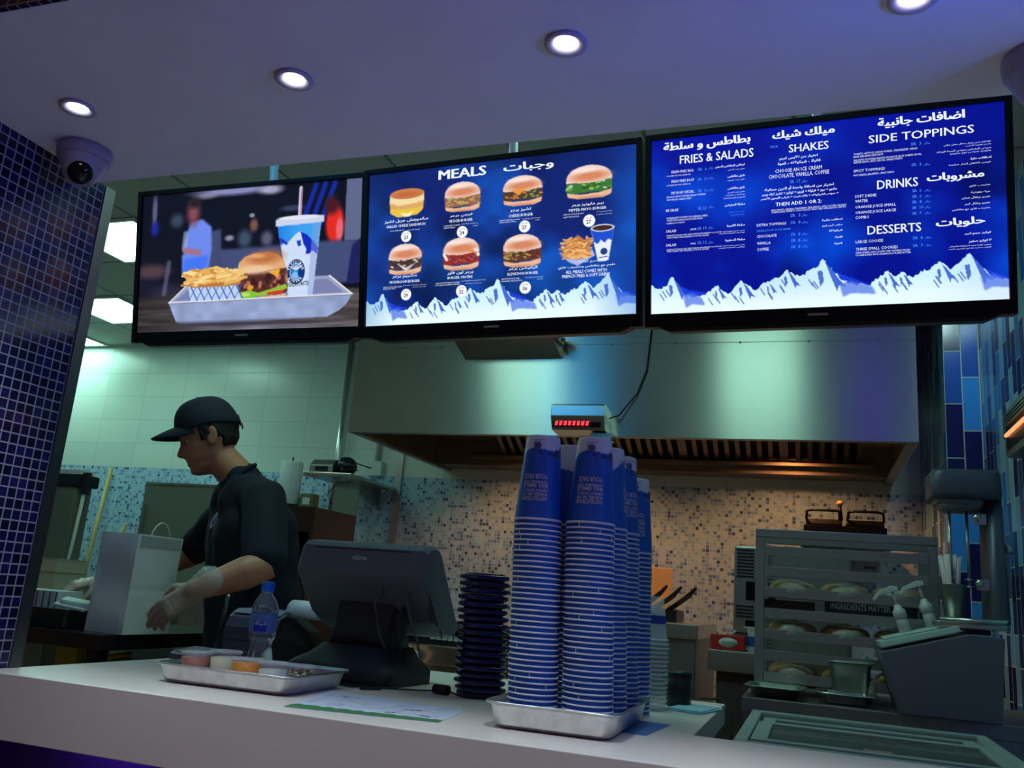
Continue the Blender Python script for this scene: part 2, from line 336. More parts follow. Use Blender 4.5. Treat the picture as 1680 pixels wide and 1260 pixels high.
    # fries in a checked paper boat
    c.poly([(.235,.66),(.463,.68),(.485,.79),(.25,.79)],(190,210,240),1)
    for k in range(7): c.line((.245+.035*k,.67),(.285+.035*k,.79),.0028,(40,90,190)); c.line((.28+.035*k,.67),(.24+.035*k,.79),.002,(60,110,200))
    rs=np.random.RandomState(3)
    c.poly([(.225,.63),(.26,.57),(.34,.55),(.41,.565),(.485,.6),(.48,.68),(.4,.69),(.25,.69)],(190,120,60),2)
    for k in range(110):
        x=.235+.24*rs.rand(); y=.565+.1*rs.rand()+.25*(x-.35)**2; a=rs.uniform(-.6,.5); l=.02+.02*rs.rand(); col=[(240,200,120),(228,176,92),(205,140,66),(250,220,150)][rs.randint(4)]
        c.line((x-l*math.cos(a),y-l*math.sin(a)*1.3),(x+l*math.cos(a),y+l*math.sin(a)*1.3),.0055,col)
    c.line((.215,.6),(.25,.65),.006,(230,175,95)); c.line((.22,.65),(.26,.62),.006,(240,190,110)); c.line((.45,.64),(.49,.585),.006,(240,200,120))
    # front of tray
    m=c.pmask([(.147,.791),(.966,.777),(.945,.84),(.914,.885),(.861,.928),(.4,.945),(.213,.945),(.186,.93),(.165,.86)],1); g=c.noise(24,20,9)
    c.a=c.a*(1-m[...,None])+(np.array((158,174,216))/255*(.86+.16*g[...,None]*np.clip(1.2-abs(c.V-.86)*6,.4,1)[...,None]))*m[...,None]
    c.blend(m*np.clip((c.V-.92)*40,0,1),(60,62,90),.8); c.line((.147,.791),(.966,.777),.0035,(225,228,240)); c.line((.147,.797),(.966,.783),.002,(120,110,130),.6)
    c.ell(.55,.955,.36,.012,(40,36,50),.9,0,.6)
    return c
MOUNT=[(0,.835),(.022,.857),(.045,.845),(.068,.79),(.08,.82),(.101,.884),(.137,.91),(.172,.9),(.19,.87),(.206,.855),(.222,.88),(.24,.902),(.262,.86),(.281,.832),(.3,.865),(.323,.889),(.345,.85),(.36,.848),(.388,.83),(.413,.785),(.43,.81),(.452,.825),(.475,.8),(.494,.787),(.515,.741),(.53,.78),(.549,.82),(.572,.862),(.597,.88),(.64,.895),(.66,.86),(.675,.845),(.69,.824),(.702,.84),(.711,.856),(.73,.832),(.745,.855),(.757,.868),(.775,.845),(.793,.832),(.812,.81),(.83,.79),(.845,.815),(.858,.831),(.88,.8),(.905,.757),(.92,.8),(.934,.83),(.965,.89),(1,.9)]
def menu_back(c0,c1,seed):
    c=Canvas(470,264,c0); n=.6*c.noise(4,3,seed)+.3*c.noise(9,6,seed+1)+.1*c.noise(24,16,seed+2)
    c.blend(np.clip((n-.38)*2.6,0,1),c1); n2=c.noise(3,5,seed+3)*.6+.4*c.noise(12,9,seed+4); c.blend(np.clip((n2-.62)*4,0,1)*.5,tuple(v*.35 for v in c0))
    # far blue slopes behind the snow line
    for a,b,h in ((.075,.2,.83),(.52,.66,.79),(.9,1.02,.8),(.29,.36,.86),(.69,.78,.85)):
        c.blend(c.pmask([(a,h),(a+(b-a)*.35,h+.04),(b,.9),(b,.96),(a,.96)],1)*np.clip(1.1-(c.V-h)*3,0,1),(30,66,232),.9)
    pts=[]
    rs=np.random.RandomState(11)
    for i in range(len(MOUNT)-1):
        (x0,y0),(x1,y1)=MOUNT[i],MOUNT[i+1]; pts.append((x0,y0)); [pts.append((x0+(x1-x0)*q+rs.uniform(-.0015,.0015),y0+(y1-y0)*q+rs.uniform(-.009,.009))) for q in (.25,.5,.75)]
    m=c.pmask(pts+[(1,.9),(1,1.01),(0,1.01)],0); g=np.clip((c.V-.84)/.12,0,1); col=np.array((206,244,255))/255*(1-g[...,None])+np.array((236,255,255))/255*g[...,None]
    col=col-np.clip((c.U-.8)*.35,0,.1)[...,None]*np.array([1,.9,0]); c.a=c.a*(1-m[...,None])+col*m[...,None]
    for px,py,s_ in ((.068,.79,1),(.206,.855,.6),(.281,.832,.8),(.36,.848,.5),(.413,.785,.8),(.515,.741,1.3),(.69,.824,.7),(.73,.832,.6),(.83,.79,.8),(.905,.757,1.2)):
        c.blend(c.pmask([(px+.004*s_,py+.012),(px+.018*s_,py+.04*s_),(px+.034*s_,py+.085*s_),(px+.05*s_,py+.12*s_),(px+.034*s_,py+.11*s_),(px+.03*s_,py+.135*s_),(px+.018*s_,py+.08*s_)],0),(46,84,206),.85)
        c.blend(c.pmask([(px-.012*s_,py+.05*s_),(px-.002,py+.045*s_),(px+.002*s_,py+.09*s_),(px-.006*s_,py+.115*s_)],0),(50,84,190),.8)
        for k in range(3): x=px-.03*s_+rs.uniform(-.01,.02); y=py+.07*s_+rs.uniform(0,.04); c.line((x,y),(x+.012,y+.035),.0022,(60,92,190),.7)
    for a,b,t in ((.1,.16,.9),(.56,.65,.88),(.93,1,.88)): c.blend(c.pmask([(a,t),(a+.03,t-.015),(b,t+.02),(b+.01,t+.06),(a+.03,t+.05),(a+.01,t+.07)],2),(84,118,232),.75)
    return c
def burger(c,cx,cy,w,h,fill,bun=(238,186,150)):
    t=cy-h/2; b=cy+h/2
    c.poly([(cx-w*.5,cy+h*.02),(cx+w*.5,cy-h*.04),(cx+w*.5,cy+h*.3),(cx-w*.48,cy+h*.34)],fill[0],1)
    rs=np.random.RandomState(int(cx*1000)); 
    for k in range(46):
        x=cx+w*(rs.rand()-.5)*.94; y=cy+h*(.0+.26*rs.rand()); c.ell(x,y,w*.05,h*.028,fill[rs.randint(len(fill))],.6,rs.uniform(-.5,.5),.85)
    c.poly([(cx-w*.48,b-h*.2),(cx-w*.2,b-h*.13),(cx+w*.2,b-h*.15),(cx+w*.49,b-h*.23),(cx+w*.47,b-h*.08),(cx+w*.3,b),(cx-w*.25,b),(cx-w*.46,b-h*.07)],tuple(min(255,v*1.0) for v in bun),1)
    c.ell(cx,b-h*.04,w*.34,h*.03,(205,130,90),.8,0,.6)
    pts=[(cx-w*.49,cy+h*.0)]+[(cx+w*.5*math.cos(a),cy-h*.02-h*.48*abs(math.sin(a))**.8) for a in [PI-PI*i/14 for i in range(15)]]+[(cx+w*.49,cy-h*.04),(cx,cy+h*.04)]
    c.poly(pts,(244,214,200),1); c.ell(cx+w*.02,cy-h*.16,w*.4,h*.14,(214,128,88),.9,-.04,.9); c.ell(cx-w*.1,cy-h*.36,w*.25,h*.07,(252,234,228),.9,0,.7)
def picture_two():
    c=menu_back((16,34,112),(20,84,190),21)
    c.blend(np.clip((c.U-.85)*4,0,1),(24,96,206),.5); c.blend(np.clip((.12-c.U)*6,0,1),(24,90,190),.4)
    # grilled cheese
    x,y=.156,.205
    c.poly([(.088,.2),(.225,.19),(.222,.26),(.2,.29),(.12,.3),(.09,.27)],(240,190,90),1); c.ell(.155,.265,.05,.03,(235,200,60),.6); c.poly([(.13,.27),(.145,.3),(.17,.3),(.185,.265),(.16,.28)],(250,240,190),1)
    c.ell(.156,.195,.07,.055,(240,214,160),.08); c.ell(.156,.222,.068,.028,(215,140,70),.4,0,.6); c.poly([(.087,.15),(.225,.145),(.226,.19),(.2,.215),(.12,.225),(.087,.195)],(246,222,168),1); c.ell(.157,.15,.069,.034,(206,124,74),.1); c.ell(.155,.155,.045,.018,(186,100,58),.8,0,.7)
    burger(c,.376,.206,.138,.19,[(150,100,70),(210,170,110),(150,190,90),(200,140,110)])
    burger(c,.602,.206,.145,.185,[(84,58,50),(236,150,60),(130,190,80),(60,44,42)]); c.poly([(.56,.2),(.62,.195),(.585,.235)],(240,150,60),1)
    burger(c,.838,.195,.16,.2,[(60,120,50),(150,210,90),(210,220,220),(40,70,40)])
    burger(c,.155,.575,.135,.2,[(70,52,56),(100,78,76),(210,200,180),(50,36,42)]); c.poly([(.12,.6),(.16,.63),(.2,.6),(.16,.655)],(225,215,190),1)
    burger(c,.375,.568,.14,.205,[(150,44,44),(96,30,36),(180,90,80),(70,60,70)]); c.line((.31,.57),(.32,.6),.006,(250,230,220)); c.line((.43,.55),(.44,.58),.007,(250,240,230)); c.line((.4,.545),(.435,.57),.004,(240,130,60))
    burger(c,.603,.577,.14,.2,[(104,54,40),(150,90,60),(150,180,90),(220,140,60),(70,40,36)])
    # fries and drink
    c.poly([(.735,.61),(.79,.62),(.85,.6),(.86,.64),(.8,.695),(.77,.67)],(170,186,240),1); rs=np.random.RandomState(5)
    c.poly([(.74,.62),(.77,.55),(.8,.51),(.83,.55),(.85,.64),(.8,.66)],(196,120,70),1)
    for k in range(60):
        x=.75+.095*rs.rand(); y=.53+.12*rs.rand(); a=rs.uniform(-1.2,1.2); l=.014; c.line((x-l*math.cos(a),y-l*math.sin(a)),(x+l*math.cos(a),y+l*math.sin(a)),.0035,[(240,190,120),(226,160,90),(200,130,70)][rs.randint(3)])
    c.poly([(.845,.485),(.925,.475),(.905,.675),(.87,.68)],(235,240,252),1); c.poly([(.845,.485),(.925,.475),(.917,.56),(.905,.545),(.893,.57),(.88,.55),(.868,.575),(.856,.56)],(30,80,210),1)
    c.ell(.885,.48,.04,.022,(225,230,245),.12); c.ell(.885,.48,.034,.016,(70,40,34),.2); c.ell(.89,.62,.012,.02,(40,60,120),.2); c.line((.875,.655),(.9,.652),.002,(60,70,120))
    for x,y in ((.157,.428),(.378,.431),(.611,.431),(.839,.431),(.162,.804),(.379,.803),(.616,.806)): c.ell(x,y,.0205,.037,(250,252,255),.1)
    return c
def picture_three():
    c=menu_back((4,16,144),(4,72,214),41); c.blend(np.clip((c.noise(3,3,77)-.4)*2,0,1)*np.clip(1-c.V,0,1),(6,22,190),.5)
    return c
# ------------------------------------------------------------------ materials
M_soffit=mat('matt_white_paint',(.86,.85,.88),.75,noise=.04,nscale=6)
NAVY=[(0,rgb(22,22,66)),(.35,rgb(16,16,52)),(.65,rgb(28,26,80)),(.85,rgb(12,12,44))]
M_pillar=tilemat('navy_glass_mosaic','Y','Z',.0205,.0205,.0028,NAVY,rgb(150,146,158),.12)
M_pillarX=tilemat('navy_glass_mosaic_front','X','Z',.0205,.0205,.0028,NAVY,rgb(150,146,158),.12)
MOS=[(0,rgb(168,202,228)),(.3,rgb(156,194,224)),(.55,rgb(140,182,216)),(.74,rgb(118,162,206)),(.86,rgb(94,132,186)),(.945,rgb(60,90,152))]
M_back=tilemat('mosaic_and_white_tile','X','Z',.019,.019,.0024,MOS,rgb(186,196,200),.25,0,(0,1.99-.019*100),0,.3,0,1.99,
    (.33,.165,.003,[(0,rgb(214,222,218)),(.5,rgb(208,218,214))],rgb(170,184,178),0,(-.1,1.99)))
BLU=[(0,rgb(22,26,84)),(.26,rgb(60,140,220)),(.5,rgb(130,196,230)),(.72,rgb(170,220,232)),(.88,rgb(64,96,150))]
M_rightY=tilemat('tall_blue_tiles_side','Y','Z',.066,.225,.004,BLU,rgb(196,204,190),.22,.47)
M_rightX=tilemat('tall_blue_tiles_front','X','Z',.066,.225,.004,[(0,rgb(20,24,90)),(.45,rgb(60,150,240)),(.85,rgb(40,90,190))],rgb(196,204,190),.22,.5,(.52,0))
M_kceil=tilemat('ceiling_tiles','X','Y',.47,.47,.014,[(0,rgb(190,198,188)),(.5,rgb(184,192,182))],rgb(120,128,120),.8,0,(-2.87,2.88-.47*6),0,.1)
M_steel=mat('brushed_steel',(.58,.6,.58),.28,1,noise=.05,nscale=8,stretch=(1,1,30))
M_hood=mat('hood_steel',(.55,.59,.55),.3,1,aniso=.88,noise=.05,nscale=5,stretch=(1,1,.4))
M_steeld=mat('dull_steel',(.34,.35,.34),.42,1,noise=.12,nscale=20)
M_black=mat('black_plastic',rgb(26,26,32),.35,noise=.1)
M_dark=mat('charcoal_plastic',rgb(62,64,76),.38,noise=.05)
M_bezel=mat('gloss_black_bezel',rgb(12,12,16),.3,spec=.2)
M_white=mat('white_plastic',rgb(205,208,205),.35,noise=.03)
M_floor=mat('floor_tile',rgb(200,172,150),.4,noise=.2,nscale=4)
M_counter=mat('solid_white_surface',rgb(230,218,214),.3,noise=.02,nscale=3)
M_brown=mat('dark_brown_panel',rgb(46,28,24),.4,noise=.25,nscale=12,stretch=(1,1,6))
M_panel=mat('lit_diffuser',(.9,.9,.9),.5,emit=(.5,1,.8),es=PANEL_E)
M_alu=mat('worn_aluminium',(.66,.66,.67),.34,1,noise=.16,nscale=45,bump=.1,bscale=60)
M_wire=mat('black_rubber',rgb(18,18,20),.5,noise=.05)
# ------------------------------------------------------------------ the setting
H=1.1375; SZ=2.149; KZ=2.857; HY=3.6; BY=4.8; PX=-1.465; RX=.656
def sbox(name,x0,x1,y0,y1,z0,z1,m,bev=0): return struct(MB().box(x0,x1,y0,y1,z0,z1).build(name,m,bev=bev))
sbox('floor',-6,3,-4,1.75,-.1,0,M_floor); sbox('floor',-6,3,1.75,5,-.1,.13,M_floor)
sbox('wall_back',-5.6,RX+.2,BY,BY+.1,0,KZ+.1,M_back)
sbox('wall_left',-5.7,-5.6,1.4,BY+.1,0,KZ+.1,M_back)
b=MB(); b.box(RX,RX+.15,1.0,3.88,0,KZ+.1,0); b.box(.52,RX+.15,3.885,BY,0,KZ+.1,0); struct(b.build('wall_right',M_rightY))
sbox('wall_right',.52,RX-.001,3.88,3.884,0,KZ,M_rightX)
sbox('ceiling',-5.6,RX+.15,1.357,BY+.1,KZ,KZ+.08,M_kceil)
sbox('ceiling',-3.4,1.6,.84,1.356,SZ,KZ+.08,M_soffit)
sbox('trim_1',-3.4,1.6,.832,.8395,SZ+.0,KZ,M_pillarX)
sbox('wall_pillar',-2.3,PX,.845,1.374,0,SZ,M_pillar)
sbox('trim_2',PX-.12,PX+.004,1.3745,1.402,0,SZ,mat('dark_edge_steel',(.15,.16,.16),.35,1,noise=.1,nscale=5))
sbox('trim_3',-2.39,-2.345,BY-.02,BY,1.0,2.3,M_steel)
# ------------------------------------------------------------------ ceiling light panels
def light_panel(x,y,label):
    t=thing('ceiling_light_panel',label,'ceiling light',(x,y,KZ),group='square light panels in the kitchen ceiling')
    f_=MB(); 
    for a in ((0,.47,0,.018),(0,.47,.452,.47),(0,.018,.018,.452),(.452,.47,.018,.452)): f_.box(a[0],a[1],a[2],a[3],-.012,-.001)
    f_.build('frame',M_white,t); MB().box(.018,.452,.018,.452,-.008,-.002).build('diffuser',M_panel,t); return t
light_panel(-3.34,2.88,'lit white ceiling panel nearest the left end of the burger screen, the largest of the three visible')
light_panel(-4.28,3.82,'lit white ceiling panel in the middle of the three beside the blue mosaic pillar')
light_panel(-5.22,4.29,'lit white ceiling panel farthest back, touching the white tiled wall')
light_panel(-1.93,1.94,'lit ceiling panel hidden above the middle menu screen, reflected in the extractor hood')
light_panel(-.52,1.94,'lit ceiling panel hidden above the right menu screen, reflected in the extractor hood')
def added_streak_lamp(x,w,col,es,label):  # unseen lamps added to put coloured streaks into the hood's reflection
    t=thing('added_streak_lamp',label,'added lamp',(x,1.362,2.66),group='added unseen lamps on the kitchen side of the soffit')
    b=MB(); b.box(-w/2-.02,w/2+.02,0,.02,-.11,.11); b.box(-w/2-.02,w/2+.02,.02,.09,.095,.11); b.box(-w/2-.02,w/2+.02,.02,.09,-.11,-.095); b.build('housing',M_steeld,t)
    m=mat('lamp_tube',(.1,.1,.2),.4,emit=col,es=es)
    for z in (-.05,.05): MB().cyl((-w/2,.05,z),(w/2,.05,z),.03,14).build('tube',m,t)
added_streak_lamp(-1.60,.44,(.0,.38,1),9,'added unseen blue lamp on the kitchen side of the soffit, behind the middle screen')
added_streak_lamp(.36,.30,(.12,.06,1),3.5,'added unseen violet lamp on the kitchen side of the soffit, behind the right screen')
# ------------------------------------------------------------------ recessed downlights
M_halo=mat('downlight_bulb',(.9,.9,.9),.3,emit=(.86,.86,1),es=14)
M_trimring=mat('grey_metal_ring',rgb(190,184,196),.5)
dl=[(-1.263,'small round recessed downlight farthest left, above the dome camera'),(-.808,'small round recessed downlight second from the left, over the gap beside the pillar'),(-.343,'small round recessed downlight above the middle of the menu screens'),(.127,'small round recessed downlight cut by the top edge near the right corner')]
for i,(x,l) in enumerate(dl):
    t=thing('downlight',l,'ceiling light',(x,1.09,SZ),group='recessed downlights in the white soffit')
    MB().lathe([(.030,-.001),(.032,-.004),(.026,-.005),(.019,-.002),(.0165,.0)],32).build('trim_ring',M_trimring,t)
    MB().lathe([(.001,-.004),(.01,-.0045),(.016,-.002),(.016,-.0005)],24,cap0=True).build('bulb',M_halo,t)
# ------------------------------------------------------------------ dome cameras
M_cam=mat('camera_white',rgb(150,142,160),.35); M_lens=mat('camera_lens',rgb(14,12,18),.08)
def dome(loc,rz,label):
    t=thing('dome_camera',label,'security camera',loc,(0,0,rz),'dome cameras on the soffit')
    MB().lathe([(.0,0),(.05,0),(.052,-.01),(.05,-.024),(.045,-.026)],40).build('base',M_cam,t)
    b=MB(); b.lathe([(.045,-.026),(.044,-.034),(.036,-.05),(.02,-.062),(.001,-.066)],40); b.build('housing',M_cam,t)
    T=Matrix.Translation((0,-.006,-.046))@Matrix.Rotation(R(128),4,'X')
    MB().sphere((0,0,0),.036,0,28,18,M=T).build('ball',M_cam,t)
    b=MB(); b.lathe([(.024,.0245),(.021,.0365),(.001,.0375)],28,M=T); lens=b.build('lens',M_lens,t); return t
dome((-1.375,1.225,SZ),R(46),'white ball-shaped security camera in the corner of the soffit above the mosaic pillar')
dome((.31,1.262,SZ),R(-8),'violet-lit security camera at the right edge beside the right menu screen')
# ------------------------------------------------------------------ menu screens
M_scr=paintmat('screen_picture',1.0); M_scr.node_tree.nodes['Principled BSDF'].inputs['Specular IOR Level'].default_value=.08
M_txw=mat('screen_white_lettering',(0,0,0),.4,emit=rgb(236,244,255),es=1.0)
M_txc=mat('screen_blue_lettering',(0,0,0),.4,emit=rgb(84,146,250),es=1.0)
M_txd=mat('screen_dark_lettering',(0,0,0),.4,emit=rgb(40,44,60),es=.6)
def screen(label,loc,rot,cv,lines,extra=None):
    w,h=.708,.398; t=thing('menu_screen',label,'television',loc,tuple(R(a) for a in rot),'menu screens hung in a row above the counter')
    fr=MB(); y0=-.002
    fr.box(-w/2-.014,-w/2,-.008,.02,-h/2-.03,h/2+.013); fr.box(w/2,w/2+.014,-.008,.02,-h/2-.03,h/2+.013); fr.box(-w/2,w/2,-.008,.02,h/2,h/2+.013); fr.box(-w/2,w/2,-.008,.02,-h/2-.03,-h/2)
    fr.build('bezel',M_bezel,t,bev=.002)
    bk=MB(); bk.prism([(-w/2-.012,-h/2-.028),(w/2+.012,-h/2-.028),(w/2+.012,h/2+.012),(-w/2-.012,h/2+.012)],.0201,.05,'Y'); bk.prism([(-.24,-.2),(.24,-.2),(.24,.1),(-.24,.1)],.05,.075,'Y'); bk.prism([(-w/2+.04,-h/2-.04),(w/2-.04,-h/2-.04),(w/2-.012,-h/2-.028),(-w/2+.012,-h/2-.028)],.004,.046,'Y')
    bk.build('casing',M_black,t)
    screen_mesh('display',cv,w,h,M_scr,t,.0)
    mt=MB(); mt.tube([(0,.07,.05),(0,.12,.25),(-.0,.13,KZ-loc[2]+.02)],.012,10); mt.box(-.08,.08,.07,.09,-.08,.12); mt.tube([(-.03,.09,.2),(0,.12,.26),(.03,.1,.21)],.006,6)
    mt.build('ceiling_mount',M_white,t)
    MB().box(-.02,.02,-.0095,-.008,-h/2-.018,-h/2-.013).build('badge',M_steeld,t)
    if lines:
        off={'B':.006,'H':.0,'R':.0,'C':.003}; geo=text_geo([(s_,off[st],2 if hh>.025 else 1) for s_,u,v,u1,hh,st in lines]); mb=MB()
        for (a,fs),(s_,u,v,u1,hh,st) in zip(geo,lines):
            for q in ({'B':(-1,0,1),'H':(-1.3,0,1.3)}.get(st,(-.4,.4)) if hh>.025 else ((-.35,.35) if st in 'BH' else (0,))):
                d=q*hh*.030; mb.add([((u+x*(u1-u)+d-.5)*w,-.0016-.00004*q,(.5-v+y*hh+abs(q)*.0008)*h) for x,y in a],fs,{'C':1}.get(st,0))
        mb.build('menu_lettering',[M_txw,M_txc],t,recalc=False)
    if extra: extra(t,w,h)
    return t
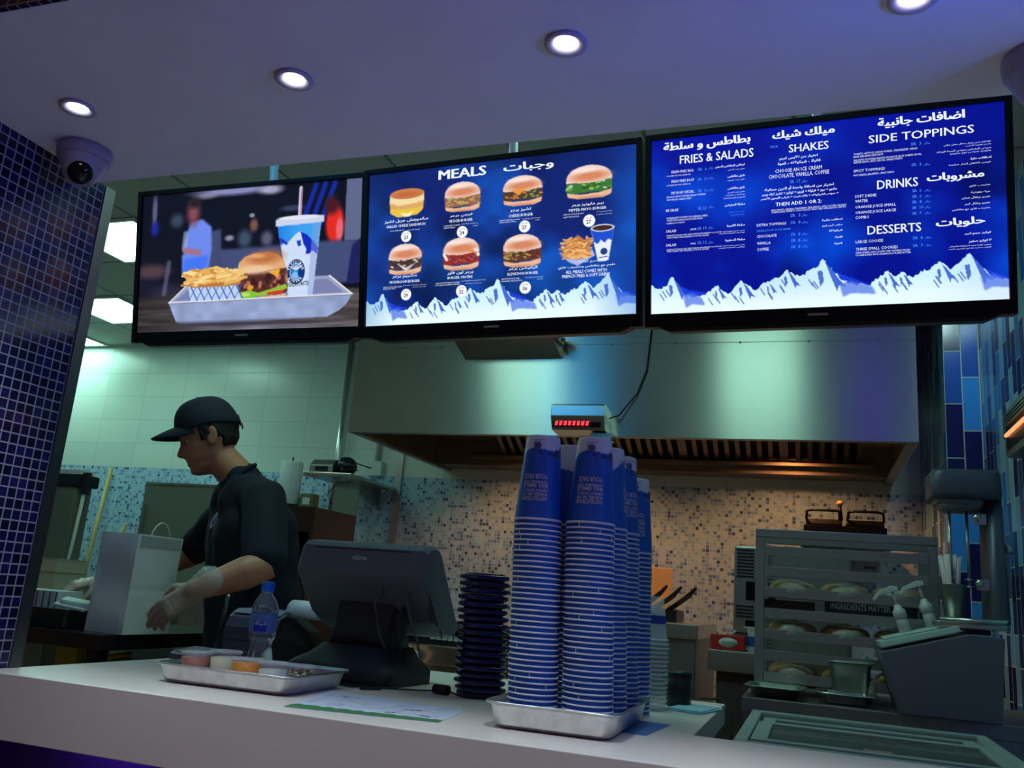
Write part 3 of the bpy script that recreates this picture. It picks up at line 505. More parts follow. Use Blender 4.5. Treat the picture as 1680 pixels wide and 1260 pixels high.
MENU_RIGHT=[
("بطاطس و سلطة",0.04,0.08,0.307,0.061,"B"),("FRIES & SALADS",0.091,0.15,0.317,0.048,"R"),("FRESH FRIES BAG",0.064,0.2,0.133,0.015,"R"),
("SR  6",0.147,0.2,0.175,0.016,"C"),("ريال",0.18,0.198,0.196,0.014,"C"),("قرطاس البطاطس الصغير",0.201,0.197,0.291,0.015,"B"),
("COOKED IN 100% OLIVE OIL",0.048,0.218,0.125,0.008,"R"),("مقلي بزيت الزيتون",0.239,0.217,0.291,0.009,"R"),("FRESH FRIES BOAT",0.064,0.254,0.136,0.015,"R"),
("SR  10",0.147,0.256,0.177,0.015,"C"),("ريال",0.18,0.254,0.196,0.014,"C"),("طبق بطاطس",0.239,0.258,0.291,0.016,"B"),
("COOKED IN 100% OLIVE OIL",0.048,0.272,0.125,0.008,"R"),("مقلي بزيت الزيتون",0.239,0.277,0.291,0.009,"R"),("FRY BOAT SPECIAL",0.064,0.321,0.135,0.015,"R"),
("SR  16",0.147,0.322,0.177,0.016,"C"),("ريال",0.18,0.322,0.196,0.014,"C"),("طبق بطاطس",0.239,0.325,0.291,0.016,"B"),
("FRY BOAT WITH YOUR FREE GRILLED TOPPINGS",0.049,0.34,0.171,0.009,"R"),("WITH MELTED CHEESE & MEAT",0.049,0.356,0.127,0.009,"R"),("مقلي بزيت الزيتون",0.239,0.345,0.291,0.009,"R"),
("مع اضافة من الاضافات",0.231,0.36,0.291,0.009,"R"),("المشوية والجبنة الذائبة",0.226,0.375,0.291,0.009,"R"),("BB SALAD",0.047,0.419,0.087,0.015,"R"),
("SR 22",0.147,0.422,0.174,0.017,"C"),("ريال",0.179,0.419,0.195,0.014,"C"),("سلطة البطيشن",0.23,0.418,0.291,0.015,"B"),
("ROMAINE LETTUCE WITH OUR CHEDDAR CHEESE",0.049,0.462,0.177,0.01,"R"),("TOPPED WITH ORGANIC BACON AND RANCH",0.049,0.475,0.162,0.009,"R"),("ICEBERG & TOMATO",0.049,0.49,0.107,0.008,"R"),
("خس رومين طازج",0.243,0.456,0.29,0.01,"C"),("بالجبنة والطماطم",0.248,0.473,0.29,0.009,"C"),("SALAD",0.047,0.538,0.08,0.015,"R"),
("LARGE",0.124,0.534,0.142,0.01,"R"),("SR 19",0.146,0.536,0.174,0.017,"C"),("ريال",0.178,0.537,0.194,0.015,"C"),
("سلطة الكبيرة",0.236,0.534,0.29,0.015,"B"),("ROMAINE LETTUCE, BLACK OLIVES, CHERRY TOMATOES, WITH SHREDDED",0.049,0.561,0.184,0.008,"R"),("WITH CHEESE, AND DRESSING OF YOUR CHOICE",0.049,0.573,0.18,0.008,"R"),
("خس رومين زيتون اسود طماطم كرزية",0.185,0.561,0.29,0.009,"R"),("مع الجبن والصلصة المختارة",0.211,0.572,0.29,0.009,"R"),("SALAD",0.047,0.618,0.08,0.015,"R"),
("SMALL",0.124,0.615,0.141,0.009,"R"),("SR 12",0.146,0.617,0.174,0.017,"C"),("ريال",0.178,0.618,0.194,0.014,"C"),
("سلطة الصغيرة",0.231,0.615,0.29,0.016,"B"),("ROMAINE LETTUCE, BLACK OLIVES, CHERRY TOMATOES, WITH SHREDDED",0.049,0.641,0.184,0.008,"R"),("WITH CHEESE, AND DRESSING OF YOUR CHOICE",0.049,0.651,0.18,0.008,"R"),
("خس رومين زيتون اسود طماطم كرزية",0.185,0.641,0.29,0.009,"R"),("مع الجبن والصلصة المختارة",0.211,0.653,0.29,0.009,"R"),("ميلك شيك",0.375,0.076,0.552,0.054,"B"),
("THICK",0.366,0.114,0.39,0.013,"C"),("SHAKES",0.422,0.149,0.535,0.043,"R"),("اختيار من الآيس كريم",0.394,0.19,0.504,0.02,"B"),
("فانيلا ، شيكولاته ، قهوة",0.389,0.217,0.512,0.019,"B"),("CHOOSE AN ICE CREAM",0.381,0.255,0.516,0.02,"R"),("CHOCOLATE, VANILLA, COFFEE",0.362,0.284,0.536,0.021,"R"),
("SR  17",0.424,0.319,0.454,0.017,"C"),("ريال",0.458,0.321,0.474,0.014,"C"),("اختيار من اضافة واحدة أو اثنين مجانية:",0.349,0.354,0.548,0.021,"B"),
("مانجو + موز + فراولة + اوريو + كوكيز + تشيز كيك يوجر",0.341,0.379,0.557,0.017,"B"),("+ صوص الشيكولاته + بلاك شيت + شراب الليمون الأخضر",0.338,0.401,0.561,0.016,"B"),("THEN ADD 1 OR 2:",0.382,0.438,0.514,0.019,"B"),
("FRESH MANGO, BANANA, STRAWBERRY, PINA MANGO, OREO COOKIES, ORGANIC",0.369,0.464,0.583,0.009,"R"),("CHEESECAKE, PEANUT, CHOCOLATE, MALT, KEY LIME, BLACK SYRUPS",0.369,0.475,0.581,0.009,"R"),("SR  3",0.424,0.504,0.453,0.017,"C"),
("ريال",0.457,0.506,0.473,0.014,"C"),("EXTRA TOPPINGS",0.326,0.542,0.412,0.014,"R"),("SR  8",0.425,0.542,0.453,0.016,"C"),
("ريال",0.457,0.544,0.474,0.013,"C"),("اضافات جانبية",0.514,0.542,0.571,0.013,"B"),("SINGLE SCOOP OF ICE CREAM",0.326,0.572,0.424,0.01,"C"),
("سكوب آيس كريم",0.515,0.572,0.571,0.013,"B"),("CHOCOLATE",0.326,0.605,0.384,0.015,"R"),("SR  8",0.425,0.607,0.452,0.016,"C"),
("ريال",0.457,0.607,0.473,0.013,"C"),("شيكولاتة",0.534,0.602,0.571,0.014,"B"),("VANILLA",0.326,0.643,0.366,0.015,"R"),
("SR  8",0.425,0.641,0.452,0.017,"C"),("ريال",0.457,0.641,0.473,0.014,"C"),("فانيلا",0.55,0.637,0.571,0.013,"B"),
("COFFEE",0.326,0.677,0.361,0.015,"R"),("SR  8",0.425,0.675,0.452,0.016,"C"),("ريال",0.457,0.675,0.473,0.014,"C"),
("قهوة",0.548,0.671,0.57,0.013,"B"),("اضافات جانبية",0.673,0.073,0.9,0.056,"B"),("SIDE TOPPINGS",0.647,0.144,0.923,0.041,"R"),
("SR  3",0.76,0.179,0.787,0.016,"C"),("ريال",0.794,0.18,0.809,0.013,"C"),("TOMATO, LETTUCE, ONION, PICKLES, CARAMELIZED ONION",0.605,0.2,0.776,0.01,"R"),
("BASIL BALSAMIC KETCHUP",0.605,0.214,0.685,0.01,"R"),("BALSAMIC MUSTARD ELEVATION SAUCE, BLUE CHEESE SAUCE,",0.605,0.232,0.787,0.009,"R"),("PEPPER MAYO, SPICY SAUCE, GARLIC MAYO",0.605,0.245,0.737,0.01,"R"),
("طماطم خس بصل مخلل بصل مقلي",0.845,0.202,0.965,0.011,"R"),("ماستر صلصة كاتشب",0.901,0.214,0.965,0.009,"R"),("صوص اليفيشن صوص الجبنة الزرقاء",0.827,0.234,0.965,0.011,"R"),
("مايونيز صوص ثوم مايونيز",0.86,0.249,0.965,0.011,"R"),("SPICY TOPPINGS",0.604,0.292,0.689,0.014,"R"),("SR  3",0.76,0.288,0.786,0.015,"C"),
("ريال",0.793,0.291,0.809,0.013,"C"),("اضافات حارة",0.913,0.285,0.965,0.014,"B"),("HOT RELISH, JALAPENO, SPICY MAYO",0.604,0.313,0.714,0.01,"R"),
("هريس الفلفل الحار صلصة",0.857,0.306,0.965,0.01,"R"),("DRINKS",0.668,0.393,0.776,0.046,"R"),("مشروبات",0.801,0.386,0.945,0.05,"B"),
("SOFT DRINK",0.607,0.429,0.666,0.015,"R"),("SR  6",0.761,0.424,0.785,0.014,"C"),("ريال",0.793,0.426,0.808,0.012,"C"),
("مشروب غازي",0.908,0.424,0.96,0.013,"R"),("WATER",0.607,0.455,0.642,0.015,"R"),("SR  2",0.761,0.454,0.785,0.015,"C"),
("ريال",0.793,0.455,0.808,0.011,"C"),("مياه معدنية",0.912,0.457,0.959,0.013,"R"),("ORANGE JUICE SMALL",0.607,0.486,0.717,0.014,"R"),
("SR  8",0.76,0.483,0.785,0.015,"C"),("ريال",0.793,0.484,0.807,0.012,"C"),("عصير برتقال صغير",0.888,0.483,0.96,0.013,"R"),
("ORANGE JUICE LARGE",0.607,0.515,0.717,0.014,"R"),("SR  10",0.76,0.512,0.789,0.014,"C"),("ريال",0.792,0.514,0.807,0.012,"C"),
("عصير برتقال كبير",0.895,0.514,0.959,0.013,"R"),("COMBO",0.607,0.542,0.645,0.015,"R"),("SR  7",0.76,0.542,0.784,0.014,"C"),
("ريال",0.792,0.544,0.807,0.011,"C"),("مشروب غازي مع بطاطس",0.863,0.541,0.959,0.013,"R"),("DESSERTS",0.64,0.629,0.782,0.045,"R"),
("حلويات",0.822,0.623,0.945,0.049,"B"),("LARGE COOKIE",0.607,0.671,0.681,0.015,"R"),("SR  8",0.76,0.67,0.786,0.015,"C"),
("ريال",0.792,0.671,0.808,0.012,"C"),("كوكيز حجم كبير",0.893,0.667,0.96,0.014,"B"),("THREE SMALL COOKIES",0.607,0.71,0.72,0.015,"R"),
("SR  7",0.76,0.709,0.786,0.014,"C"),("ريال",0.792,0.71,0.807,0.011,"C"),("٣ كوكيز صغير",0.903,0.706,0.96,0.014,"B"),
("FRESH BAKED CHOCOLATE CHIP OATMEAL PECAN",0.607,0.726,0.752,0.009,"R"),("COOKIES BAKED WITH ORGANIC FLOUR AND BUTTER",0.606,0.739,0.754,0.009,"R"),("محضرة طازجة يوميا بالشوكولاتة والشوفان",0.854,0.724,0.959,0.008,"R"),
("الكوكيز محضرة بالدقيق العضوي والزبدة",0.852,0.738,0.959,0.008,"R"),]
MENU_MEALS=[
("MEALS",0.284,0.083,0.465,0.059,"H"),("وجبات",0.533,0.091,0.713,0.062,"B"),("ساندويتش جريل تشيز",0.068,0.336,0.244,0.024,"B"),
("GRILLED CHEESE SANDWICH",0.075,0.365,0.233,0.017,"H"),("YOUR CHOICE OF",0.091,0.39,0.147,0.008,"R"),("بالجبنة الامريكية",0.163,0.393,0.212,0.008,"R"),
("فيجي برجر",0.33,0.337,0.417,0.022,"B"),("VEGGIE BURGER",0.327,0.366,0.418,0.017,"H"),("A UNIQUE BLEND OF VEGGIES,",0.306,0.389,0.37,0.008,"R"),
("& FRESH TOPPINGS",0.306,0.403,0.351,0.008,"R"),("برجر الخضار مع الاضافات",0.373,0.387,0.438,0.008,"R"),("المختارة",0.418,0.402,0.438,0.007,"R"),
("تشيز برجر",0.558,0.337,0.635,0.022,"B"),("CHEESE BURGER",0.553,0.368,0.642,0.017,"H"),("1 BEEF PATTY WITH FREE & ORGANIC",0.518,0.387,0.594,0.007,"R"),
("CHEESE & FRESH TOPPINGS",0.519,0.399,0.581,0.007,"R"),("شريحة لحم مع الجبنة",0.603,0.39,0.669,0.009,"R"),("والاضافات",0.648,0.402,0.666,0.007,"R"),
("بيبر مايونيز برجر",0.779,0.341,0.89,0.021,"B"),("PEPPER MAYO BURGER",0.77,0.368,0.899,0.016,"H"),("1 BEEF PATTY WITH PEPPER MAYO,",0.75,0.387,0.823,0.007,"R"),
("GRILLED ONION & LETTUCE",0.75,0.403,0.805,0.008,"R"),("شريحة لحم مع صوص البيبر",0.865,0.386,0.918,0.007,"R"),("والبصل والخس",0.865,0.402,0.918,0.007,"R"),
("مشروم برجر",0.105,0.7,0.204,0.023,"B"),("MUSHROOM BURGER",0.095,0.73,0.216,0.017,"H"),("1 BEEF PATTY WITH CHEESE, GRILLED",0.068,0.756,0.145,0.008,"R"),
("MUSHROOMS & ONION",0.069,0.767,0.118,0.008,"R"),("شريحة لحم مع الجبنة والمشروم",0.149,0.752,0.241,0.008,"R"),("المشوي والبصل",0.188,0.765,0.241,0.007,"R"),
("برجر اون فاير",0.324,0.7,0.424,0.023,"B"),("BURGER ON FIRE",0.326,0.726,0.421,0.016,"H"),("1 BEEF PATTY WITH PEPPER JACK, SPICY MAYO,",0.279,0.752,0.375,0.008,"R"),
("HOT RELISH & JALAPENO PEPPERS",0.279,0.764,0.372,0.008,"R"),("شريحة لحم مع جبنة الفلفل الحار",0.378,0.748,0.472,0.009,"R"),("مع صوص المايونيز الحار",0.394,0.764,0.455,0.007,"R"),
("اليفيشن برجر",0.555,0.699,0.66,0.022,"B"),("ELEVATION BURGER",0.552,0.728,0.662,0.016,"H"),("2 BEEF PATTIES WITH ORGANIC CHEESE,",0.529,0.752,0.596,0.008,"R"),
("CARAMELIZED ONION & LETTUCE",0.529,0.766,0.606,0.008,"R"),("شريحتين لحم مع الجبنة",0.615,0.752,0.681,0.009,"R"),("والبصل",0.659,0.764,0.681,0.007,"R"),
("جميع الوجبات",0.791,0.683,0.875,0.017,"R"),("تقدم مع بطاطس ومشروب غازي",0.733,0.714,0.929,0.019,"B"),("ALL MEALS COMES WITH",0.761,0.741,0.901,0.019,"H"),
("FRENCH FRIES & SOFT DRINK",0.748,0.766,0.913,0.019,"H"),]
def emblem(t,w,h):
    mb=MB(); s_='ELEVATION'; g=text_geo([(c,.01,1) for c in 'ELEVATION']+[(c,.01,1) for c in 'BURGER']); cx,cz=(.724-.5)*w,(.5-.612)*h; ro=.0225; k=.0185
    def ring(gs,a0,a1,flip):
        n=len(gs)
        for i,(a,fs) in enumerate(gs):
            th=R(a0+(a1-a0)*i/(n-1)); vs=[]
            for x,y in a:
                xx=(x-.5)*.0042; rad=ro+(y*.0052 if not flip else (1-y)*.0052)-.0015
                q=th-(xx/ro if not flip else -xx/ro)
                vs.append((cx+rad*math.cos(q),-.0016,cz+rad*1.18*math.sin(q)))
            mb.add(vs,fs,0)
    ring(g[:9],162,18,False); ring(g[9:],222,318,True); mb.build('cup_emblem_lettering',M_txw,t,recalc=False)
    mb=MB(); (a,fs),=text_geo([('INGREDIENTS MATTER',.02,2)]); mb.add([((.69+x*.093-.5)*w,-.0016,(.5-.715+y*.03)*h+x*.003) for x,y in a],fs,0); mb.build('cup_slogan',M_txd,t,recalc=False)
def prices(t,w,h):
    P=[("23",.157,.428),("24",.378,.431),("27",.611,.431),("27",.839,.431),("29",.162,.804),("32",.379,.803),("36",.616,.806)]
    g=text_geo([(s_,.02,2) for s_,_,_ in P]+[('SR ريال',.01,1)]); mb=MB()
    for (a,fs),(s_,u,v) in zip(g,P):
        mb.add([((u-.0085+x*.017-.5)*w,-.0018,(.5-v-.018+y*.023)*h) for x,y in a],fs); a2,f2=g[-1]; mb.add([((u-.012+x*.024-.5)*w,-.0018,(.5-v+.012+y*.011)*h) for x,y in a2],f2)
    mb.build('price_lettering',M_txd,t,recalc=False)
screen('left television showing a burger, fries and a blue paper cup on a metal tray',(-1.478,1.903,2.194),(10.1,-.5,1.1),picture_one(),None,emblem)
screen('middle television headed MEALS with eight pictures of burgers and fries',(-.733,1.863,2.187),(9.6,-.3,-2.5),picture_two(),MENU_MEALS,prices)
screen('right television with text columns for fries, shakes, toppings, drinks and desserts',(.012,1.817,2.182),(10.2,-.1,-2.3),picture_three(),MENU_RIGHT)
# ------------------------------------------------------------------ service counter
t=thing('service_counter','white service counter with a mauve-lit front edge running across the bottom','counter',(0,0,0))
L_=[(PX+.001,1.3202),(.654,1.3202),(.654,1.645),(-.195,1.645),(-.195,2.253),(PX+.001,2.253)]
MB().prism(L_,H-.045,H,'Z').build('countertop',M_counter,t,bev=.0008)
MB().box(PX+.001,.654,1.307,1.32,H-.112,H).build('front_edge',M_counter,t,bev=.0015)
b=MB(); b.box(PX+.002,.65,1.385,1.43,0,H-.05); b.box(-.33,-.25,1.435,2.15,.13,H-.05); b.box(PX+.02,PX+.08,1.435,2.15,.13,H-.05); b.build('base_cabinet',M_brown,t)
MB().box(-1.27,.6,1.34,1.352,H-.06,H-.05).build('led_strip',mat('blue_led',(.1,.1,.3),.5,emit=(.05,.02,1),es=120),t)
# ------------------------------------------------------------------ trays
def tray(name,label,x0,x1,y0,y1,h,rz=0,m=M_alu,group=None):
    cx,cy=(x0+x1)/2,(y0+y1)/2; t=thing(name,label,'tray',(cx,cy,H),(0,0,rz),group); a,b_=(x1-x0)/2,(y1-y0)/2; mb=MB(); rings=[]
    for ins,z,r in ((.028,.0006,.02),(.018,.002,.022),(.012,.008,.024),(.006,h*.9,.026),(.004,h-.001,.026),(0,h,.028),(0,h+.0012,.028),(.0055,h+.0012,.025),(.0075,h*.9,.024),(.0135,.009,.022),(.02,.0032,.02),(.03,.002,.018)):
        rings.append([(p[0],p[1],z) for p in rrect(-a+ins,a-ins,-b_+ins,b_-ins,r,6)])
    loft(mb,rings); mb.build('pan',m,t,recalc=True); rim=[(p[0],p[1],h+.0015) for p in rrect(-a,a,-b_,b_,.028,6)]; rim.append(rim[0]); MB().tube(rim,.0022,6).build('rolled_rim',m,t); return t
tray('metal_tray','shallow metal tray holding five sauce cups at the left of the counter',-1.195,-.895,1.448,1.70,.033,R(2))
tray('metal_tray','worn metal tray under the stacks of blue paper cups',-.512,-.288,1.425,1.775,.039,R(1))
# ------------------------------------------------------------------ blue paper cups
M_cupw=mat('white_paper',rgb(214,214,226),.5); M_cupb=mat('blue_print',rgb(26,84,184),.42,noise=.04)
M_print=paintmat('cup_print',0,.42); M_grey=mat('silver_lettering',rgb(196,192,200),.45); M_gnavy=mat('navy_print',rgb(70,80,140),.4)
CH=.155; R0=.0445; R1=.031
def cup_r(z): return R0-.0015+(R1-R0+.0015)*z/CH
def plain_cup():
    mb=MB(); mb.lathe([(cup_r(.004),.004),(cup_r(CH*.97),CH*.97),(R1-.001,CH)],28,0); mb.lathe([(R1-.001,CH),(R1-.003,CH-.003),(.001,CH-.003)],28,0)
    o=mb.build('paper_cup',M_cupb)
    rb=MB(); rb.lathe([(R0-.002,.0),(R0,.0006),(R0,.0024),(R0-.0016,.0032)],28,0)
    rb.box(-.0006,.0006,-R0+.0012,-R0+.0018,.0032,.0095); rim=rb.build('rim',M_cupw,o); return o
def printed_cup(name='paper_cup'):
    o=bpy.data.objects.new(name,None); COL.objects.link(o)
    # paper wall with the printed wave, navy peaks and seam
    NA,NZ=160,90; mb=MB(); cols=[]
    for k in range(NA):
        for i in range(NZ+1):
            a=2*PI*k/NA; z=.004+(CH*.985-.004)*i/NZ; r_=cup_r(z); mb.v.append((r_*math.sin(a),-r_*math.cos(a),z))
            d=(a if a<PI else a-2*PI)/PI   # 0 = front
            wave=CH*(.80+.045*math.cos((d-.1)*PI*1.6)-.09*max(0,-d-.28)*2.4-.02*math.sin(d*9)); nav=CH*(.83+.05*math.sin((d-.35)*7)+.012*math.sin(d*31))
            c=rgb(26,84,184) if z<wave else rgb(206,206,220)
            if 0.02<d<.85 and wave-.01<z<nav+.004*math.sin(d*40): c=rgb(26,40,112)
            if abs(d)>.985: c=rgb(200,204,224)
            if ((d+.52)**2*.02+(z-CH*.79)**2)<3e-6 or (abs(d+.5)<.025 and CH*.77<z<CH*.83): c=rgb(60,30,60)
            cols.append((*c,1))
    n=NZ+1
    for k in range(NA):
        k2=(k+1)%NA
        for i in range(NZ): mb.f.append([k*n+i,k2*n+i,k2*n+i+1,k*n+i+1]); mb.mi.append(0); mb.sm.append(True)
    w=mb.build('cup_wall',M_print,o,recalc=False); at=w.data.color_attributes.new('Col','FLOAT_COLOR','POINT'); at.data.foreach_set('color',np.array(cols,np.float32).ravel())
    rb=MB(); rb.lathe([(R0-.002,.0),(R0,.0008),(R0,.0032),(R0-.0016,.0042)],32,0); rb.build('rim',M_cupw,o)
    bb=MB(); bb.lathe([(cup_r(CH*.985),CH*.985),(R1-.0008,CH),(R1-.003,CH),(R1-.0035,CH-.005),(.001,CH-.005)],32,0); bb.build('base',M_cupw,o)
    tx=MB(); L=[('INSTRUCTIONS',.0665,.0068),('BURGER, SIP, OR',.0745,.0056),('REPEAT UNTIL A',.082,.0048),('BIG SMILE',.0895,.0068),('APPEARS ON',.0972,.0048),('YOUR FACE',.1055,.0088)]
    g=text_geo([(s_,.025,2) for s_,_,_ in L])
    for (a,fs),(s_,z0,hh) in zip(g,L):      # the cups stand on their rims, so the printing is upside down
        tx.add([((cup_r(zz)+.0005)*math.sin(q),-(cup_r(zz)+.0005)*math.cos(q),zz) for x,y in a for q,zz in [(((.5-x)*.046)/.038,z0-.032+hh*(1-y))]],fs)
    tx.build('slogan_lettering',M_grey,o,recalc=False)
    em=MB(); n_=24
    for ra,rb_,mi in ((0,.0062,0),(.0066,.0074,0)):
        ring=[]; 
        for k in range(n_):
            for q in (ra,rb_): x=q*math.cos(2*PI*k/n_); z=CH*.87+q*math.sin(2*PI*k/n_); ring.append(((cup_r(z)+.0006)*math.sin((x-.001)/.034),-(cup_r(z)+.0006)*math.cos((x-.001)/.034),z))
        em.add(ring,[(2*k,2*k+1,(2*k+3)%(2*n_),(2*k+2)%(2*n_)) for k in range(n_)],mi)
    for i in range(10): 
        x0=-.011+.0022*i; em.add([((cup_r(z)+.0005)*math.sin(x/.034),-(cup_r(z)+.0005)*math.cos(x/.034),z) for x,z in ((x0,CH*.935),(x0+.0023,CH*.935),(x0+.0023,CH*.94),(x0,CH*.94))],[(0,1,2,3)])
    em.add([((cup_r(z)+.0005)*math.sin(x/.034),-(cup_r(z)+.0005)*math.cos(x/.034),z) for x,z in ((-.011,CH*.92),(-.006,CH*.9),(-.004,CH*.85),(-.007,CH*.87))],[(0,1,2,3)])
    em.build('emblem',M_gnavy,o,recalc=False); return o
proto=plain_cup(); protot=printed_cup()
stacks=[  # x, y, base z, cups, turn, where
 (-.455,1.53,H+.0035,38,R(-2),'front left stack'),(-.361,1.545,H+.0035,38,R(2),'front right stack'),
 (-.428,1.627,H+.0035,38,R(150),'stack behind the front left one'),(-.357,1.642,H+.0035,38,R(122),'middle stack at the tray right side'),
 (-.352,1.738,H+.0035,38,R(60),'rearmost stack inside the tray'),(-.347,1.832,H+.0006,35,R(12),'shorter stack just behind the tray')]
first=True; firstt=True
TOPL=['top cup of the front left stack, blue with silver upside-down lettering','top cup of the front right stack, nearest, blue with silver upside-down lettering','top cup between and behind the two front stacks, its white seam facing forward','top cup of the right-hand middle stack, its white seam at the left','top cup of the rearmost stack in the tray, almost hidden','top cup of the shorter stack at the far right, behind the tray']
for si,(x,y,z0,n,rt,where) in enumerate(stacks):
    pitchz=.0092
    for k in range(n):
        z=z0+pitchz*k; lx=-.042*(z-z0)*(1 if si<5 else .6)+rng.uniform(-.0004,.0004); ly=rng.uniform(-.0004,.0004)
        if k<n-1:
            lab=('lowest cup of the ' if k==0 else 'first rim under the top cup of the ' if k==n-2 else 'inverted blue paper cup nested in the ')+where
            if first: o=proto; first=False; o.location=(x+lx,y+ly,z); tag(o,lab,'paper cup','nested blue paper cups, '+where)
            else: o=dup(proto,(x+lx,y+ly,z),None,lab,'nested blue paper cups, '+where)
            o.rotation_euler=(0,0,rng.uniform(-.9,.9) if rng.rand()<.3 else rng.uniform(1.2,5))
        else:
            if firstt: o=protot; firstt=False; o.location=(x+lx,y+ly,z); tag(o,TOPL[si],'paper cup','top cups of the stacks')
            else: o=dup(protot,(x+lx,y+ly,z),None,TOPL[si],'top cups of the stacks')
            o.rotation_euler=(0,0,rt+R(4 if si in (0,1,5) else -14))
# clear plastic cups behind
M_clear=mat('clear_plastic',(.9,.97,.95),.12,trans=.0,alpha=.2,ior=1.3); M_clearb=mat('clear_plastic_rim',(.8,.92,.9),.2,alpha=.6)
def clear_cup():
    mb=MB(); mb.lathe([(.036,.0),(.034,.006),(.0245,.088),(.022,.092),(.001,.092)],26); o=mb.build('clear_cup',M_clear)
    MB().lathe([(.034,0),(.0372,.0008),(.0372,.0032),(.035,.004)],26).build('rim',M_clearb,o); return o
pc=clear_cup()
for k in range(17):
    z=H+.0006+.0088*k; lab='clear plastic cup in the tall stack behind the blue cups, ' + ('topmost, with a blue emblem' if k==16 else 'below the top one')
    o=pc if k==0 else dup(pc,(0,0,0)); o.location=(-.327-.001*math.sin(k*2.1),1.965,z); tag(o,lab,'plastic cup','stack of clear plastic cups')
    if k==16: MB().lathe([(.0305,.035),(.0285,.052)],20,M=Matrix.Diagonal((1.02,1.02,1,1))).build('emblem',mat('blue_emblem',rgb(36,60,160),.4),o)
# black canister and light blue napkins behind them
t=thing('canister','small black lidded canister standing behind the clear cups','canister',(-.283,2.085,H))
MB().lathe([(.0,0),(.026,0),(.028,.003),(.028,.066),(.024,.068),(.0,.068)],28).build('body',M_black,t); MB().lathe([(.0285,.058),(.0295,.06),(.0295,.072),(.026,.076),(.0,.077)],28).build('lid',M_black,t)
t=thing('napkin_stack','flat pale blue paper wrapper near the right corner of the counter','napkin',(-.235,2.04,H),(0,0,R(-14)))
b=MB(); b.box(-.05,.035,-.07,.07,.0004,.004); b.box(-.045,.03,-.066,.064,.0042,.006,M=Matrix.Rotation(R(3),4,'Z')); b.build('sheets',mat('pale_blue_paper',rgb(150,196,214),.6,noise=.08),t,bev=.0006)
tag(MB().box(-.055,.062,-.06,.12,.0002,.0006,M=Matrix.Translation((-.32,1.63,H))@Matrix.Rotation(R(-5),4,'Z')).build('leaflet',mat('blue_print_paper',rgb(70,110,180),.4)),'blue printed leaflet lying half under the cup tray','leaflet')
# ------------------------------------------------------------------ pagers
M_pag=mat('navy_translucent_plastic',rgb(22,22,88),.22,coat=.4); M_pag2=mat('navy_face_plate',rgb(10,10,44),.35)
def pager():
    mb=MB(); rings=[]
    for ins,z in ((.007,.0),(.0015,.002),(0,.004),(0,.0088),(.002,.0108),(.008,.0115)):
        rings.append([(p[0],p[1],z) for p in rrect(-.047+ins,.047-ins,-.047+ins,.047-ins,.02,6)])
    loft(mb,rings); o=mb.build('pager',M_pag)
    mb=MB(); rings=[[(p[0],p[1],z) for p in rrect(-.036+i,.036-i,-.036+i,.036-i,.012,5)] for i,z in ((0,.0116),(0,.0138))]; loft(mb,rings); mb.build('charging_plate',M_pag2,o); return o
pp=pager()
for k in range(17):
    o=pp if k==0 else dup(pp,(0,0,0)); o.location=(-.657-.0006*k+rng.uniform(-.002,.002),1.815+rng.uniform(-.002,.002),H+.0105+.0142*k); o.rotation_euler=(0,0,R(38)+rng.uniform(-.05,.05))
    tag(o,'dark blue square guest pager '+('at the very top of the stack beside the till' if k==16 else 'at the very bottom, on the charging base' if k==0 else 'inside the stack between till and cups'),'pager','guest pagers stacked on their charger')
t=thing('pager_charger','thin dark charging base under the stack of guest pagers','charger',(-.657,1.815,H),(0,0,R(38)))
MB().prism(rrect(-.042,.042,-.042,.042,.015),.0006,.0098,'Z').build('base',M_pag2,t,bev=.001)
t=thing('cable_plug','black barrel-shaped plug lying on the counter before the pagers','plug',(-.725,1.775,H+.0105))
MB().cyl((-.018,0,0),(.016,-.006,0),.01,20).build('barrel',M_wire,t,bev=.001); MB().tube([(.016,-.006,0),(.03,-.01,-.004),(.043,-.004,-.008),(.058,.006,-.0085)],.0018,6).build('lead',M_wire,t)
tag(MB().tube([(-.745,1.777,H+.006),(-.79,1.78,H+.002),(-.84,1.745,H+.003),(-.862,1.735,H+.004),(-.90,1.71,H+.0025),(-.94,1.72,H+.0025)],.0018,6).build('cable',M_wire),'thin black cable running from the plug past the till base','cable')
tag(MB().tube([(-.84,1.722,H+.0028),(-.87,1.69,H+.0028),(-.885,1.735,H+.0028),(-.93,1.745,H+.0028),(-.99,1.74,H+.003)],.0024,6).build('cable',M_wire),'thicker black cable looping out behind the sauce tray','cable')
